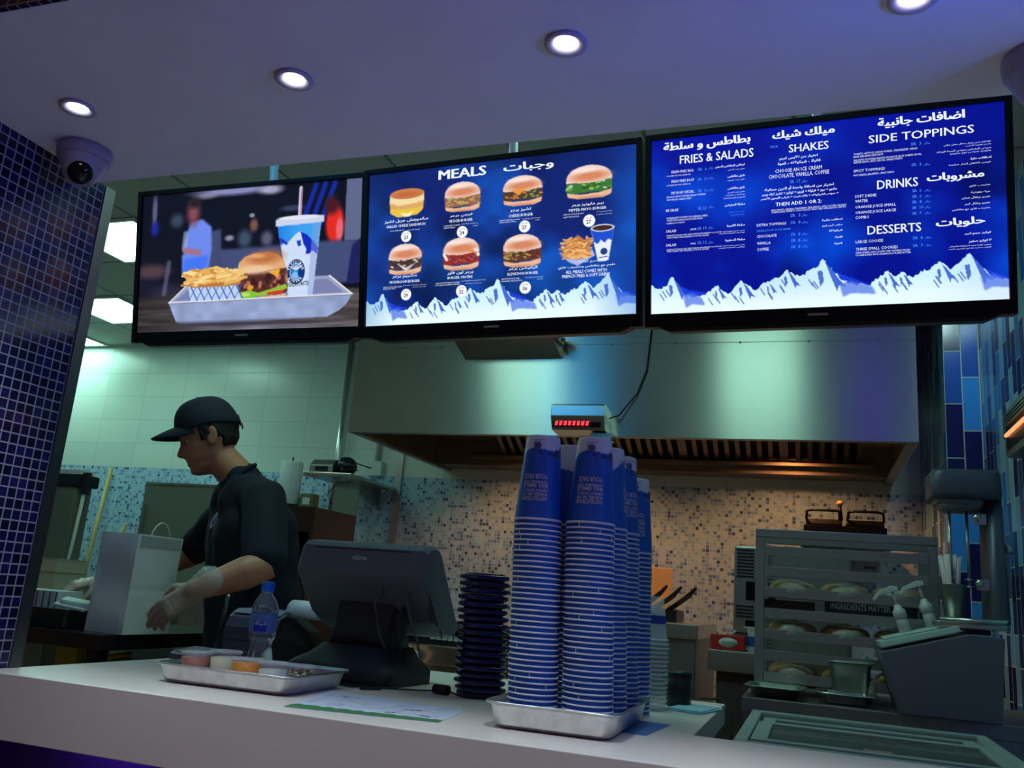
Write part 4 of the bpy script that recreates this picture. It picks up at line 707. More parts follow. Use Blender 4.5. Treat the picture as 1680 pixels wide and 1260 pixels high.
# ------------------------------------------------------------------ paper menu
t=thing('paper_menu','white paper menu sheet with a green lower border lying on the counter','menu',(0,0,H))
P0,P1,P2,P3=Vector((-.838,1.358,0)),Vector((-.577,1.408,0)),Vector((-.60,1.603,0)),Vector((-.90,1.625,0))
def pm(u,v,z): p=P0*(1-u)*(1-v)+P1*u*(1-v)+P2*u*v+P3*(1-u)*v; return (p.x,p.y,z)
b=MB(); b.add([pm(0,0,.0006),pm(1,0,.0006),pm(1,1,.0006),pm(0,1,.0006)]+[pm(0,0,.0002),pm(1,0,.0002),pm(1,1,.0002),pm(0,1,.0002)],[(0,1,2,3),(4,7,6,5),(0,4,5,1),(1,5,6,2),(2,6,7,3),(3,7,4,0)]); b.build('sheet',mat('printed_paper',rgb(205,214,236),.5),t)
b=MB(); top=[(i/24,.14+.06*abs(math.sin(i*1.3))*(1-.5*(i/24))) for i in range(25)]; b.add([pm(u,0,.0009) for u,_ in top]+[pm(u,v,.0009) for u,v in top],[(i,i+1,26+i,25+i) for i in range(24)]); b.build('green_border',mat('green_ink',rgb(70,128,84),.5),t,recalc=False)
b=MB(); rs=np.random.RandomState(2)
for r_ in range(9):
    for k in range(14):
        if rs.rand()<.5:
            u=.05+.066*k; v=.3+.075*r_; b.add([pm(u,v,.0009),pm(u+.05*rs.rand()+.012,v,.0009),pm(u+.05,v+.012,.0009),pm(u,v+.012,.0009)],[(0,1,2,3)],0)
for u,v in ((.16,.75),(.6,.22),(.63,.25),(.82,.26),(.86,.24),(.7,.5),(.74,.52),(.66,.48)): b.add([pm(u,v,.001),pm(u+.035,v+.01,.001),pm(u+.03,v+.04,.001),pm(u+.005,v+.035,.001)],[(0,1,2,3)],1)
b.build('small_print',[mat('faint_ink',rgb(150,160,205),.5),mat('dark_ink',rgb(48,56,110),.5)],t,recalc=False)
# ------------------------------------------------------------------ sauce cups
M_pl=mat('frosted_plastic',(.85,.88,.92),.18,alpha=.13); M_lid=mat('lid_plastic',(.88,.9,.96),.15,alpha=.24)
def sauce(x,y,z,r,h,fill,label,lid=True,fh=.84,rot=(0,0,0)):
    t=thing('sauce_cup',label,'sauce cup',(x,y,z),rot,'sauce cups in the metal tray')
    MB().lathe([(.001,.0006),(r*.8,.0006),(r*.82,.002),(r*.97,h-.003),(r,h-.002),(r,h)],30).build('cup',M_pl,t)
    q=MB(); q.lathe([(.001,.0015),(r*.79,.0015),(r*(.8+.17*fh),h*fh),(r*.5,h*fh+.001),(.001,h*fh+.0015)],26); q.build('sauce',fill,t)
    if lid:
        MB().lathe([(r*1.0,h-.002),(r*1.07,h-.001),(r*1.07,h+.0025),(r*.95,h+.003),(r*.92,h+.0012),(.001,h+.0014)],30).build('lid',M_lid,t)
    return t
ZT=H+.0036
sauce(-1.142,1.512,ZT,.029,.050,mat('pink_sauce',rgb(176,104,92),.4,noise=.1),'lidded plastic cup of pinkish red sauce, leftmost in the tray')
sauce(-1.082,1.522,ZT+.001,.030,.056,mat('cream_sauce',rgb(206,200,176),.4),'taller lidded cup of pale cream sauce, second from the left',fh=.8)
sauce(-1.020,1.508,ZT,.029,.049,mat('orange_sauce',rgb(236,148,36),.35),'lidded plastic cup of bright orange sauce in the middle of the tray',fh=.88)
sauce(-.962,1.505,ZT,.0285,.048,mat('white_sauce',rgb(205,208,200),.4),'lidded cup of thin white sauce, fourth along, beside the chopped pickles',fh=.76)
t=sauce(-.934,1.562,ZT+.0005,.0265,.042,mat('brine',rgb(140,110,50),.3),'small open-topped looking cup of chopped pickles and onions, rightmost in the tray',fh=.5)
b=MB(); rs=np.random.RandomState(4)
for k in range(26): a=rs.rand()*2*PI; q=.021*math.sqrt(rs.rand()); b.sphere((q*math.cos(a),q*math.sin(a),.024+.012*rs.rand()),.0045,rs.randint(3),8,5,(1,.8,.7))
b.build('pickle_pieces',[mat('pickle_green',rgb(84,92,40),.4),mat('onion_white',rgb(210,196,150),.4),mat('relish_brown',rgb(150,96,36),.4)],t)
tag(MB().lathe([(.001,.0),(.028,.0),(.031,.001),(.031,.003),(.027,.004),(.026,.002),(.001,.002)],30,M=Matrix.Translation((-1.232,1.60,H+.0006))@Matrix.Rotation(R(4),4,'Y')).build('plastic_lid',M_lid),'clear plastic lid lying on the counter beyond the left end of the sauce tray','lid')
# ------------------------------------------------------------------ water bottle
M_bot=mat('bottle_plastic',(.86,.93,1),.05,trans=.9,ior=1.22,spec=.6); M_cap=mat('blue_cap',rgb(40,130,236),.35); M_lab=mat('bottle_label',rgb(96,140,214),.3,alpha=.8); M_lab2=mat('label_logo',rgb(30,50,190),.3)
t=thing('water_bottle','small clear plastic water bottle with a bright blue cap behind the sauce tray','bottle',(-1.152,1.745,H),(R(1),R(-1),R(20)))
pr=[(.001,.004),(.018,.001),(.026,.003),(.0285,.008),(.0285,.03),(.026,.045),(.0235,.055),(.0225,.062),(.024,.07),(.029,.078),(.0293,.08),(.028,.083),(.0295,.087),(.0295,.135),(.0275,.146),(.021,.161),(.0145,.17),(.0125,.173),(.0125,.182)]
MB().lathe(pr,40).build('body',M_bot,t,recalc=True)
MB().lathe([(.0299,.09),(.0301,.091),(.0301,.128),(.0299,.129)],40).build('label',M_lab,t)
b=MB()
for k in range(9):
    a0=R(-118+k*6); a1=R(-118+(k+1)*6+.2); b.add([(.0304*math.cos(a0),.0304*math.sin(a0),.092),(.0304*math.cos(a1),.0304*math.sin(a1),.092),(.0304*math.cos(a1),.0304*math.sin(a1),.112),(.0304*math.cos(a0),.0304*math.sin(a0),.112)],[(0,1,2,3)])
b.build('logo',M_lab2,t,recalc=False)
b=MB(); (a,fs),=text_geo([('مياه',.02,2)]); b.add([(.0307*math.cos(R(-112)+x*.8),.0307*math.sin(R(-112)+x*.8),.103+y*.013) for x,y in a],fs); b.build('label_lettering',M_cupw,t,recalc=False)
b=MB(); b.lathe([(.0132,.176),(.0138,.177),(.0138,.196),(.0125,.198),(.001,.198)],36); 
for k in range(36): a=2*PI*k/36; b.box(.0137,.0143,-.0004,.0004,.178,.195,0,Matrix.Rotation(a,4,'Z'))
b.build('cap',M_cap,t)
# ------------------------------------------------------------------ point-of-sale terminal
M_pos=mat('till_grey_plastic',rgb(92,96,108),.42,noise=.04); M_pos2=mat('till_dark_plastic',rgb(40,42,52),.6,noise=.06); M_scrn=mat('dark_glass',rgb(8,10,14),.06)
t=thing('till_terminal','big dark grey till terminal turned away, its tilted screen back towards us','till',(-.965,1.86,H),(0,0,R(-4)))
b=MB(); rings=[[(p[0],p[1],z) for p in rrect(-.135+i,.135-i,-.11+j,.11,.03,5)] for i,j,z in ((0,0,.0006),(0,0,.028),(.012,.012,.04),(.035,.035,.055),(.05,.06,.075))]; loft(b,rings); b.build('base',M_pos2,t)
b=MB(); rings=[[(p[0],p[1]+dy,z) for p in rrect(-a_,a_,-c_,c_,.02,4)] for a_,c_,dy,z in ((.085,.055,.03,.07),(.075,.05,.03,.11),(.08,.04,.035,.165),(.1,.04,.05,.2))]; loft(b,rings); b.build('neck',M_pos2,t)
sil=[(-.035,.30),(-.045,.29),(-.058,.232),(-.05,.222),(.03,.135),(.085,.105),(.125,.10),(.145,.115),(.135,.14),(.02,.295),(.0,.305)]
b=MB(); n=len(sil); W2=.168
rg=[]; 
for x,sc_ in ((-W2,.93),(-W2+.012,1),(W2-.012,1),(W2,.93)):
    cy,cz=.04,.2; rg.append([(x,cy+(y-cy)*sc_,cz+(z-cz)*sc_) for y,z in sil])
loft(b,rg,sm=False); b.build('screen_housing',M_pos,t,bev=.002)
b=MB(); b.box(-.125,.125,-.0012,.0,-.0012,.0012,0,Matrix.Translation((0,-.0462,.286))@Matrix.Rotation(R(-12),4,'X')); b.build('housing_seam',M_pos2,t)
b=MB(); 
for i in range(9): b.box(.1685,.1705,-.02+.0095*i,-.0165+.0095*i,.15-.004*i,.20-.012*i)
b.build('side_vent',M_pos2,t)
b=MB(); flat_text(b,'micros',Matrix.Translation((-.0,-.0545,.262))@Matrix.Rotation(R(-12),4,'X')@XZ,.036,.011,0,.02,True); b.build('maker_lettering',mat('pale_grey_print',rgb(190,194,205),.4),t,recalc=False)
b=MB(); flat_text(b,'micros',Matrix.Translation((-.0,-.1105,.012))@XZ,.04,.010,0,.01,True); b.build('base_lettering',mat('grey_print',rgb(120,124,135),.4),t,recalc=False)
b=MB(); b.prism([(.018,.2935),(.0215,.296),(.1415,.121),(.1385,.117)],-.15,.15,'X'); b.build('touch_screen',M_scrn,t)
b=MB(); b.sphere((.1,-.005,.12),.02,0,16,10,(.5,1,2.4)); b.build('knob',M_pos2,t)
b=MB(); b.tube([(.06,-.03,.21),(.052,-.052,.17),(.062,-.04,.11),(.08,-.03,.07)],.003,6); b.tube([(.115,-.03,.21),(.13,-.03,.15),(.138,.0,.1),(.135,.03,.06)],.003,6); b.build('cable_loop',mat('grey_cable',rgb(92,96,108),.5),t)
# ------------------------------------------------------------------ printer, receipt, card holder, flat pad, pole
t=thing('receipt_printer','grey-violet receipt printer with a rounded front behind the water bottle','printer',(-1.335,2.03,H))
b=MB(); rg=[[(p[0],p[1],z) for p in rrect(-.075,.075,-.07,.08,.012,4)] for z in (.0006,.07)]
sil=[(.08,0.0006),(.08,.11),(.05,.122),(-.03,.12),(-.058,.105),(-.072,.08),(-.074,.05),(-.068,.0006)]
b.prism(sil,-.075,.075,'X'); b.build('body',mat('printer_plastic',rgb(70,68,92),.4,noise=.05),t,bev=.004)
MB().box(-.0755,.0755,-.0745,-.0725,.048,.0495).build('seam',M_black,t); b=MB(); b.prism([(.052,.1235),(-.03,.1215),(-.05,.112),(-.051,.114),(-.03,.124),(.052,.126)],-.07,.07,'X'); b.build('cover',mat('printer_cover',rgb(118,116,150),.35),t)
t=thing('receipt_roll','curled white receipt paper standing up behind the water bottle','receipt',(-1.235,2.06,H+.12))
b=MB(); arc=[(.0+.035*math.cos(R(a)),.035*math.sin(R(a))) for a in range(-20,200,12)]; rg=[(q[0],q[1]) for q in arc]
vs=[(x,y_,z) for x in (-.045,.045) for y_,z in rg]; n=len(rg); b.add(vs,[(i,i+1,n+i+1,n+i) for i in range(n-1)],0,True); o=b.build('paper',mat('receipt_paper',rgb(206,206,222),.6),t,recalc=False); sd=o.modifiers.new('thickness','SOLIDIFY'); sd.thickness=.0006
t=thing('card_reader','black wedge-shaped card reader stand beside the receipt','card reader',(-1.165,1.93,H),(0,0,R(8)))
b=MB(); b.prism([(-.06,.0006),(.045,.0006),(.05,.06),(.03,.088),(-.012,.118),(-.03,.122),(-.045,.112),(-.062,.05)],-.035,.035,'Y',M=Matrix.Identity(4)); b.build('body',mat('black_leather',rgb(14,14,20),.55,noise=.1),t,bev=.005)
b=MB(); b.prism([(-.042,.07),(-.036,.1),(-.02,.104),(.02,.078),(.03,.05)],-.0362,-.0352,'Y'); b.build('face_plate',M_pos2,t)
t=thing('paper_box','pale grey carton edge standing between card reader and till','box',(-1.115,2.06,H))
MB().box(-.022,.022,-.03,.04,.0006,.095).build('carton',mat('pale_card',rgb(140,156,160),.6,noise=.06),t,bev=.002)
t=thing('key_pad','flat grey-violet keypad at the left end of the counter behind the tray','keypad',(-1.40,1.86,H),(0,0,R(-6)))
MB().prism([(-.04,.0006),(.04,.0006),(.04,.028),(-.03,.018),(-.04,.012)],-.055,.055,'X').build('body',mat('keypad_plastic',rgb(84,80,104),.4),t,bev=.002)
MB().prism([(-.03,.0185),(.035,.0275),(.035,.0285),(-.03,.0195)],-.045,.045,'X').build('cover_plate',mat('key_grey',rgb(104,100,128),.5),t)
t=thing('pen_stand','thin black pen standing upright on a round base behind the keypad','pen',(-1.425,1.955,H))
MB().lathe([(.0,.0006),(.018,.0006),(.016,.006),(.006,.012),(.0,.012)],20).build('base',M_black,t); MB().cyl((0,0,.01),(.002,.02,.15),.0062,10,r1=.0045).build('pen',M_black,t); MB().sphere((.002,.0202,.152),.0042).build('tip',M_steel,t)
# ------------------------------------------------------------------ extractor hood
t=thing('extractor_hood','huge brushed steel extractor hood filling the wall below the menu screens','extractor hood',(0,0,0))
HX0,HX1,HB,HS=-2.07,.388,2.035,2.443
b=MB(); b.box(HX0,HX1,HY,HY+.004,HB,HS-.002); b.box(HX0,HX1,HY,HY+.004,HS+.002,KZ-.002); b.box(HX0,HX1,HY+.0041,HY+.008,HB+.001,KZ-.002); b.build('front_panel',M_hood,t)
for a in (HX0,HX1-.004): MB().box(a,a+.004,HY+.009,BY-.001,HB,KZ-.002).build('side_panel',M_steel,t)
b=MB(); b.box(HX0+.005,HX1-.005,HY+.0085,HY+.04,HB,HB+.02); b.box(HX0+.005,HX0+.04,HY+.041,BY-.002,HB,HB+.015); b.box(HX1-.04,HX1-.005,HY+.041,BY-.002,HB,HB+.015); b.build('bottom_lip',M_steeld,t)
M_hin=mat('greasy_steel',(.26,.2,.16),.4,.8,noise=.2,nscale=9)
b=MB(); b.prism([(HY+.041,2.42),(4.0,2.42),(4.0,2.424),(HY+.041,2.424)],HX0+.005,HX1-.005,'X'); b.box(HX0+.005,HX1-.005,4.62,4.79,2.05,2.2); b.build('plenum',M_hin,t)
def filt(x0,x1):
    b=MB(); y0,z0,y1,z1=4.0,2.40,4.6,2.10; n=int((x1-x0)/.052)
    for i in range(n+1):
        x=x0+(x1-x0)*i/n; dy,dz=(y1-y0),(z1-z0)
        b.add([(x-.011,y0,z0),(x+.011,y0,z0),(x+.011,y1,z1),(x-.011,y1,z1),(x-.011,y0+.012,z0+.024),(x+.011,y0+.012,z0+.024),(x+.011,y1+.012,z1+.024),(x-.011,y1+.012,z1+.024)],[(0,1,2,3),(4,7,6,5),(0,4,5,1),(1,5,6,2),(2,6,7,3),(3,7,4,0)])
    b.add([(x0,y0+.02,z0+.03),(x1,y0+.02,z0+.03),(x1,y1+.02,z1+.03),(x0,y1+.02,z1+.03)],[(0,1,2,3)],1)
    o=b.build('baffle_filter',[M_hin,M_black],t); return o
for a,c in ((-1.62,-1.14),(-1.12,-.64),(-.62,-.14),(-.12,.22)): filt(a,c)
b=MB(); b.prism([(4.56,2.085),(4.64,2.085),(4.64,2.105),(4.6,2.12),(4.56,2.1)],HX0+.25,HX1-.1,'X'); b.build('grease_gutter',mat('gutter_steel',(.34,.26,.18),.35,.9),t)
b=MB()
for i in range(9): b.cyl((-1.9+.27*i,HY-.003,HS),(-1.9+.27*i,HY,HS),.0045,10)
b.build('rivets',M_steeld,t)
for x in (-.95,-.05):
    b=MB(); b.lathe([(.001,-.07),(.03,-.06),(.04,-.03),(.035,0),(.0,.002)],18,M=Matrix.Translation((x,4.25,2.41))); b.build('hood_bulb',mat('warm_bulb',(.9,.8,.6),.3,emit=(1,.5,.18),es=2),t)
# box under the middle screen and heat lamp display, both fixed on the hood front
t=thing('air_vent_box','flat steel box fixed to the hood front just below the middle menu screen','vent box',(-1.27,HY,2.40))
b=MB(); b.prism([(-.003,-.02),(-.003,.07),(-.20,.075),(-.20,.045),(-.19,.035)],-.235,.225,'X'); b.build('housing',mat('aged_steel',(.34,.31,.28),.4,.9,noise=.1,nscale=6),t,bev=.002)
b=MB(); b.box(.2255,.24,-.16,-.03,.03,.065); b.cyl((.24,-.13,.045),(.252,-.13,.045),.008,10); b.cyl((.24,-.06,.05),(.252,-.06,.05),.008,10); b.build('end_bracket',M_steeld,t)
b=MB(); 
for i in range(5): b.box(-.1,.12,-.19+.02*i,-.185+.02*i,.0745,.0762)
b.build('louvres',M_black,t)
t=thing('heat_lamp_display','small steel box with a row of red glowing bars, mounted at the hood lower edge','heat lamp',(-.925,HY-.001,2.035),(R(0),0,0))
b=MB(); b.prism([(0,.0),(0,.10),(-.11,.115),(-.13,.105),(-.13,.06),(-.10,.005)],-.115,.115,'X'); b.build('housing',M_steel,t,bev=.002)
T=Matrix.Translation((0,-.1165,.032))@Matrix.Rotation(R(-28),4,'X')
b=MB(); b.box(-.105,.1,-.003,.0,-.024,.024,0,T); b.build('window',M_bezel,t)
b=MB()
for i in range(8): b.box(-.095+.019*i,-.084+.019*i,-.006,-.0035,-.016,.014,0,T)
b.build('glowing_bars',mat('red_glow',(.3,0,0),.4,emit=(1,.03,.05),es=2.2),t)
b=MB(); b.lathe([(.0,0),(.014,0),(.012,.012),(.0,.014)],16,M=Matrix.Translation((-.06,-.07,.111))); b.build('knob',mat('pale_knob',rgb(190,220,205),.3),t)
b=MB(); b.box(.05,.14,-.08,-.002,-.03,-.001); b.build('bracket',M_steeld,t)
tag(MB().tube([(-.803,HY-.06,2.10),(-.77,HY-.03,2.12),(-.70,HY-.012,2.22),(-.665,HY-.01,2.32),(-.65,HY-.01,2.5),(-.66,HY-.01,2.84)],.0035,6).build('power_cord',M_wire),'thin black power cord running up the steel hood from the red display','cord')
# ------------------------------------------------------------------ back-wall pipes and label printer shelf
tag(MB().tube([(-2.79,BY-.03,KZ),(-2.79,BY-.03,1.25)],.019,14).build('wall_pipe',M_steel),'long thin steel pipe running down the white tiles left of the hood','pipe')
tag(MB().tube([(-2.52,BY-.02,2.35),(-2.52,BY-.02,2.08)],.016,10).build('conduit',mat('white_conduit',rgb(170,176,172),.5)),'short pale conduit pipe coming down beside the hood to the socket box','pipe')
t=thing('socket_box','small white wall socket box under the hood corner above the blue mosaic','socket',(-2.52,BY-.001,2.03)); MB().box(-.05,.05,-.05,0,-.045,.045).build('box',M_white,t,bev=.004); MB().tube([(-.02,-.05,0),(-.1,-.1,.02),(-.13,-.12,-.01),(-.06,-.14,-.03)],.004,6).build('plug_lead',M_wire,t)
t=thing('label_printer','black and chrome label printer on a small wall shelf left of the hood','printer',(-2.54,4.36,1.925))
b=MB(); b.prism([(-.11,0),(.09,0),(.09,.06),(.05,.085),(-.07,.08),(-.11,.045)],-.12,.03,'X'); b.build('body',M_steeld,t,bev=.006); b=MB(); b.sphere((.07,-.03,.05),.06,0,20,12,(1,1,.9)); b.build('motor_cover',M_black,t); MB().box(-.08,0,-.1125,-.11,.01,.035).build('slot',M_black,t)
t=thing('wall_shelf','narrow steel wall shelf under the label printer','shelf',(-2.53,4.36,1.915)); MB().box(-.15,.15,-.13,.42,-.01,.009).build('board',M_steel,t,bev=.002); MB().prism([(-.01,-.01),(.42,-.01),(.42,-.12)],.05,.06,'X').build('bracket',M_steeld,t)
t=thing('hanging_board','pale grey board hanging under the label printer over the mosaic','board',(-2.43,4.30,1.90)); MB().box(-.075,.075,-.004,.004,-.24,-.012).build('panel',mat('grey_green_board',rgb(120,124,112),.6,noise=.08),t,bev=.002); MB().tube([(-.07,0,-.02),(-.12,0,-.09),(-.09,0,-.14)],.003,6).build('cord',M_wire,t)
# ------------------------------------------------------------------ left: prep table and what stands on it
t=thing('prep_table','black prep table under the white paper bag','table',(-2.62,2.46,.13))
TZ=1.143-.13
MB().box(-.72,.67,-.32,.36,TZ-.045,TZ).build('tabletop',mat('black_tabletop',rgb(36,32,36),.22,noise=.06),t,bev=.004)
for x in (-.68,.60):
    for y in (-.28,.30): MB().box(x,x+.045,y-.02,y+.025,0,TZ-.0455).build('leg',M_black,t,bev=.003)
MB().box(-.68,.64,-.28,.30,.55,.57).build('lower_shelf',M_steeld,t)
M_bag=mat('white_kraft_paper',rgb(226,218,222),.7,noise=.05,nscale=8)
t=thing('paper_bag','large white paper carrier bag with twisted handles on the black table','paper bag',(-2.01,2.305,1.143))
def bagface(rs,W_,D_,Hh,m,parent,name='sack'):
    nx,nz=8,16; b=MB(); per=[]
    for i in range(nx): per.append((-W_/2+W_*i/nx,-D_/2))
    for i in range(nx): per.append((W_/2,-D_/2+D_*i/nx))
    for i in range(nx): per.append((W_/2-W_*i/nx,D_/2))
    for i in range(nx): per.append((-W_/2,D_/2-D_*i/nx))
    rings=[]
    for k in range(nz+1):
        z=.0006+Hh*k/nz; s_=1-.02*math.sin(PI*k/nz); q=[]
        for (x,y) in per:
            j=rs.normal(0,.00008) if 0<k<nz else 0; crease=.006*max(0,1-abs(z-.075-(x+W_/2)*.4)/.02) if k<nz*.5 else 0
            q.append((x*s_*(1-crease*2)+j,y*s_+j-(.004*math.sin(z*30)*(1 if abs(x)<W_*.49 else 0)),z))
        rings.append(q)
    loft(b,rings,sm=False,cap1=False); o=b.build(name,m,parent); sd=o.modifiers.new('thickness','SOLIDIFY'); sd.thickness=.0008; return o
bagface(np.random.RandomState(3),.142,.205,.298,M_bag,t)
for x,h_ in ((.066,.055),(-.066,.05)):
    pts=[(x,-.045+.09*i/14,.285+h_*math.sin(PI*i/14)**.55) for i in range(15)]; MB().tube(pts,.0024,6).build('handle',mat('twisted_paper',rgb(206,204,200),.6,bump=.2,bscale=300),t)
b=MB(); b.box(.0715,.0722,-.09,.095,.262,.294); b.build('folded_hem',mat('hem_paper',rgb(168,164,168),.7),t)
# cartons and pan
t=thing('steel_pan','low steel pan on the black table holding folded fry cartons','pan',(-2.31,2.28,1.1436)); 
b=MB(); rings=[[(p[0],p[1],z) for p in rrect(-.18+i,.18-i,-.11+i,.11-i,.02,4)] for i,z in ((.02,0),(.012,.004),(.004,.055),(0,.056),(0,.058),(.006,.058),(.014,.006),(.022,.003))]; loft(b,rings); b.build('pan',M_steeld,t)
M_ct=mat('carton_white',rgb(198,198,196),.6); M_cs=mat('carton_stripe',rgb(60,96,120),.6)
t=thing('fry_cartons','row of folded white fry cartons with thin blue lines in the steel pan','carton',(-2.29,2.25,1.15),(0,0,R(6)))
for i in range(7):
    b=MB(); b.prism([(-.055,.0),(.055,.0),(.06,.1),(-.06,.1)],-.012+.023*i-.07,.008+.023*i-.07,'X',0); b.box(-.07+.023*i-.0125,-.07+.023*i-.0121,-.05,.05,.02,.095,0); b.build('carton',M_ct,t)
b=MB()
for i in range(7): b.box(-.0635+.023*i,-.0605+.023*i,-.0602,-.0565,.004,.098)
b.build('blue_lines',M_cs,t)
t=thing('paper_napkins','loose fold of white napkin paper lying in front of the fry cartons','napkin',(-2.15,2.22,1.205),(R(4),R(8),R(20))); b=MB(); b.box(-.05,.045,-.04,.05,0,.01); b.box(-.04,.04,-.03,.04,.0105,.024,0,Matrix.Rotation(R(10),4,'Z')); b.build('folds',mat('tissue',rgb(206,214,210),.8),t,bev=.004)
t=thing('small_paper_bag','small pale paper bag with handles on the shelf under the black table','paper bag',(-2.57,2.52,.7006)); bagface(np.random.RandomState(8),.17,.12,.375,mat('pale_bag_paper',rgb(176,196,190),.7),t); MB().tube([(-.06,-.06,.37),(-.062,-.06,.39),(-.05,-.06,.395),(-.045,-.06,.37)],.003,6).build('handle',M_bag,t); b=MB(); b.sphere((.03,0,.36),.035,0,10,7,(1,.7,.9)); b.build('tissue',M_ct,t)
M_yel=mat('yellow_plastic',rgb(196,186,40),.5)
t=thing('yellow_bin','yellow plastic bin on the shelf under the black table, left of its leg','bin',(-2.37,2.50,.7006)); MB().taper(-.05,.045,-.05,.05,0,.375,.015).build('body',M_yel,t,bev=.006); MB().tube([(-.035,-.05,.37),(-.03,-.055,.385),(.02,-.055,.385),(.03,-.05,.37)],.004,8).build('handle',M_yel,t)
t=thing('yellow_basket','crumpled yellow bag on the shelf under the right end of the black table','bag',(-2.18,2.50,.7006)); b=MB(); b.sphere((0,0,.18),.10,0,18,12,(.9,.8,1.75)); b.build('bag',M_yel,t); MB().tube([(-.06,-.07,.30),(-.03,-.07,.34),(.02,-.05,.355),(.06,-.03,.36)],.008,8).build('fold',M_yel,t)
# ------------------------------------------------------------------ left back: cabinets, broom, boxes
M_grey=mat('grey_steel_panel',rgb(112,114,106),.5,.2,noise=.06,nscale=4)
t=thing('warming_cabinet','tall grey warming cabinet with a black top edge beside the pillar','cabinet',(-3.98,4.1,.13))
MB().box(-.15,.05,-.2,-.08,0,1.18).build('base',M_steeld,t); MB().box(-.155,.055,-.2,-.08,1.18,1.62).build('body',M_grey,t,bev=.006); MB().box(-.165,.09,-.215,-.07,1.621,1.69).build('top',M_black,t,bev=.01); MB().box(-.13,.06,-.19,-.09,1.6905,1.72).build('tray_on_top',M_white,t,bev=.004)
MB().box(.092,.13,-.205,-.18,1.58,1.70).build('hinge_post',M_black,t); MB().tube([(.108,-.19,1.58),(.095,-.19,1.3),(.07,-.19,1.05)],.01,8).build('door_handle',M_white,t)
t=thing('steel_worktop','low steel worktop running under the warming cabinet along the back wall','worktop',(-3.55,4.15,.13)); 
MB().box(-.255,.5,-.3,.6,1.09,1.12).build('top',M_steel,t,bev=.003); MB().box(-.25,.48,-.28,.58,0,1.089).build('cabinet',M_steeld,t)
t=thing('tall_fridge','wide grey steel fridge with a bright top edge behind the man','fridge',(-3.40,4.52,.13)); 
t.location=(-3.46,4.5,1.2505); MB().box(-.36,.5,-.18,.29,0,.575).build('body',M_grey,t,bev=.004); MB().box(-.362,.502,-.184,.29,.576,.59).build('top_edge',M_steel,t); MB().box(-.33,-.32,-.2,-.181,.1,.45).build('handle',M_steel,t)
M_wood=mat('pale_wood',rgb(176,148,88),.5,noise=.15,stretch=(1,1,.1))
t=thing('broom','wooden broom handle leaning against the blue mosaic behind the bag','broom',(0,0,0)); MB().tube([(-4.50,4.74,1.97),(-4.38,4.55,1.3),(-4.2,4.4,.25)],.014,10).build('handle',M_wood,t); b=MB(); b.box(-4.32,-4.08,4.36,4.42,.131,.26); b.build('brush',M_brown,t)
t=thing('mop','short wooden mop stick leaning the other way, low on the mosaic','mop',(0,0,0)); MB().tube([(-4.30,4.745,1.60),(-4.45,4.73,1.1),(-4.66,4.71,.2)],.013,10).build('handle',M_wood,t); b=MB(); b.sphere((-4.67,4.7,.20),.06,0,12,8,(1.3,1,.8)); b.build('mop_head',mat('mop_yarn',rgb(150,150,140),.9),t)
M_card=mat('cream_card',rgb(188,178,156),.7)
for i,(dx,h_) in enumerate(((0,.075),(.006,.075),(-.004,.06))):
    t=thing('takeaway_box','cream takeaway box on the worktop by the pillar, '+('bottom','middle','top')[i]+' of the pile','box',(-3.72+dx,3.72,1.2506+.0775*i),(0,0,R(i*3)),'cream boxes piled by the pillar'); t.location=(-3.42+dx*1,3.35,1.0+.0775*i+.131); MB().box(-.11,.11,-.1,.1,0,h_).build('box',M_card,t,bev=.003); MB().box(-.112,.112,-.102,.102,h_+.0002,h_+.0015).build('lid',M_white if i==2 else M_card,t)
t=thing('side_counter','pale steel side counter under the pile of cream boxes','counter',(-3.42,3.4,.13)); MB().box(-.28,.25,-.2,.25,.97,1.0).build('top',M_steel,t,bev=.003); MB().box(-.27,.24,-.19,.24,0,.969).build('cabinet',M_grey,t)
# brown shelf unit behind the man, with towel roll, little box, kraft pack
t=thing('shelf_unit','dark brown shelf unit with a black opening behind the man','shelf unit',(-2.32,3.75,.13))
for a in ((-.16,-.14,-.15,.25),(.11,.13,-.15,.25)): MB().box(*a,0,1.545).build('side_panel',M_brown,t)
MB().box(-.139,.109,.2301,.25,0,1.545).build('back_panel',M_brown,t); 
for z in (.98,1.22,1.525): MB().box(-.139,.109,-.15,.23,z,z+.02).build('shelf',M_brown,t)
MB().box(-.139,.109,-.151,-.148,1.43,1.524).build('top_rail',M_brown,t); MB().box(-.139,.109,-.155,-.15,1.231,1.238).build('shelf_edge',M_steel,t)
t=thing('paper_towel_roll','white paper towel roll standing upright on the brown shelf unit','paper towel',(-2.385,3.66,1.6755)); MB().lathe([(.012,.012),(.052,.012),(.053,.014),(.053,.212),(.051,.215),(.012,.215)],36).build('roll',mat('towel_paper',rgb(208,216,212),.85,bump=.1),t); MB().lathe([(.0,0),(.06,0),(.06,.008),(.0,.01)],28).build('stand_base',M_black,t); MB().cyl((0,0,.01),(0,0,.24),.004,10).build('stand_rod',M_black,t)
t=thing('spice_tin','small green and white tin on the brown shelf unit','tin',(-2.265,3.66,1.6755)); MB().box(-.035,.035,-.03,.03,0,.065).build('tin',mat('olive_tin',rgb(100,104,72),.5),t,bev=.004); MB().box(-.018,.02,-.0315,-.0305,.012,.045).build('sticker',M_white,t)
t=thing('kraft_pack','brown kraft pack with a white heart and red dots on the shelf behind the bottle','pack',(-2.31,3.67,1.1306)); MB().box(-.08,.08,-.05,.05,0,.2).build('pack',mat('kraft_brown',rgb(120,98,78),.7,noise=.08),t,bev=.006)
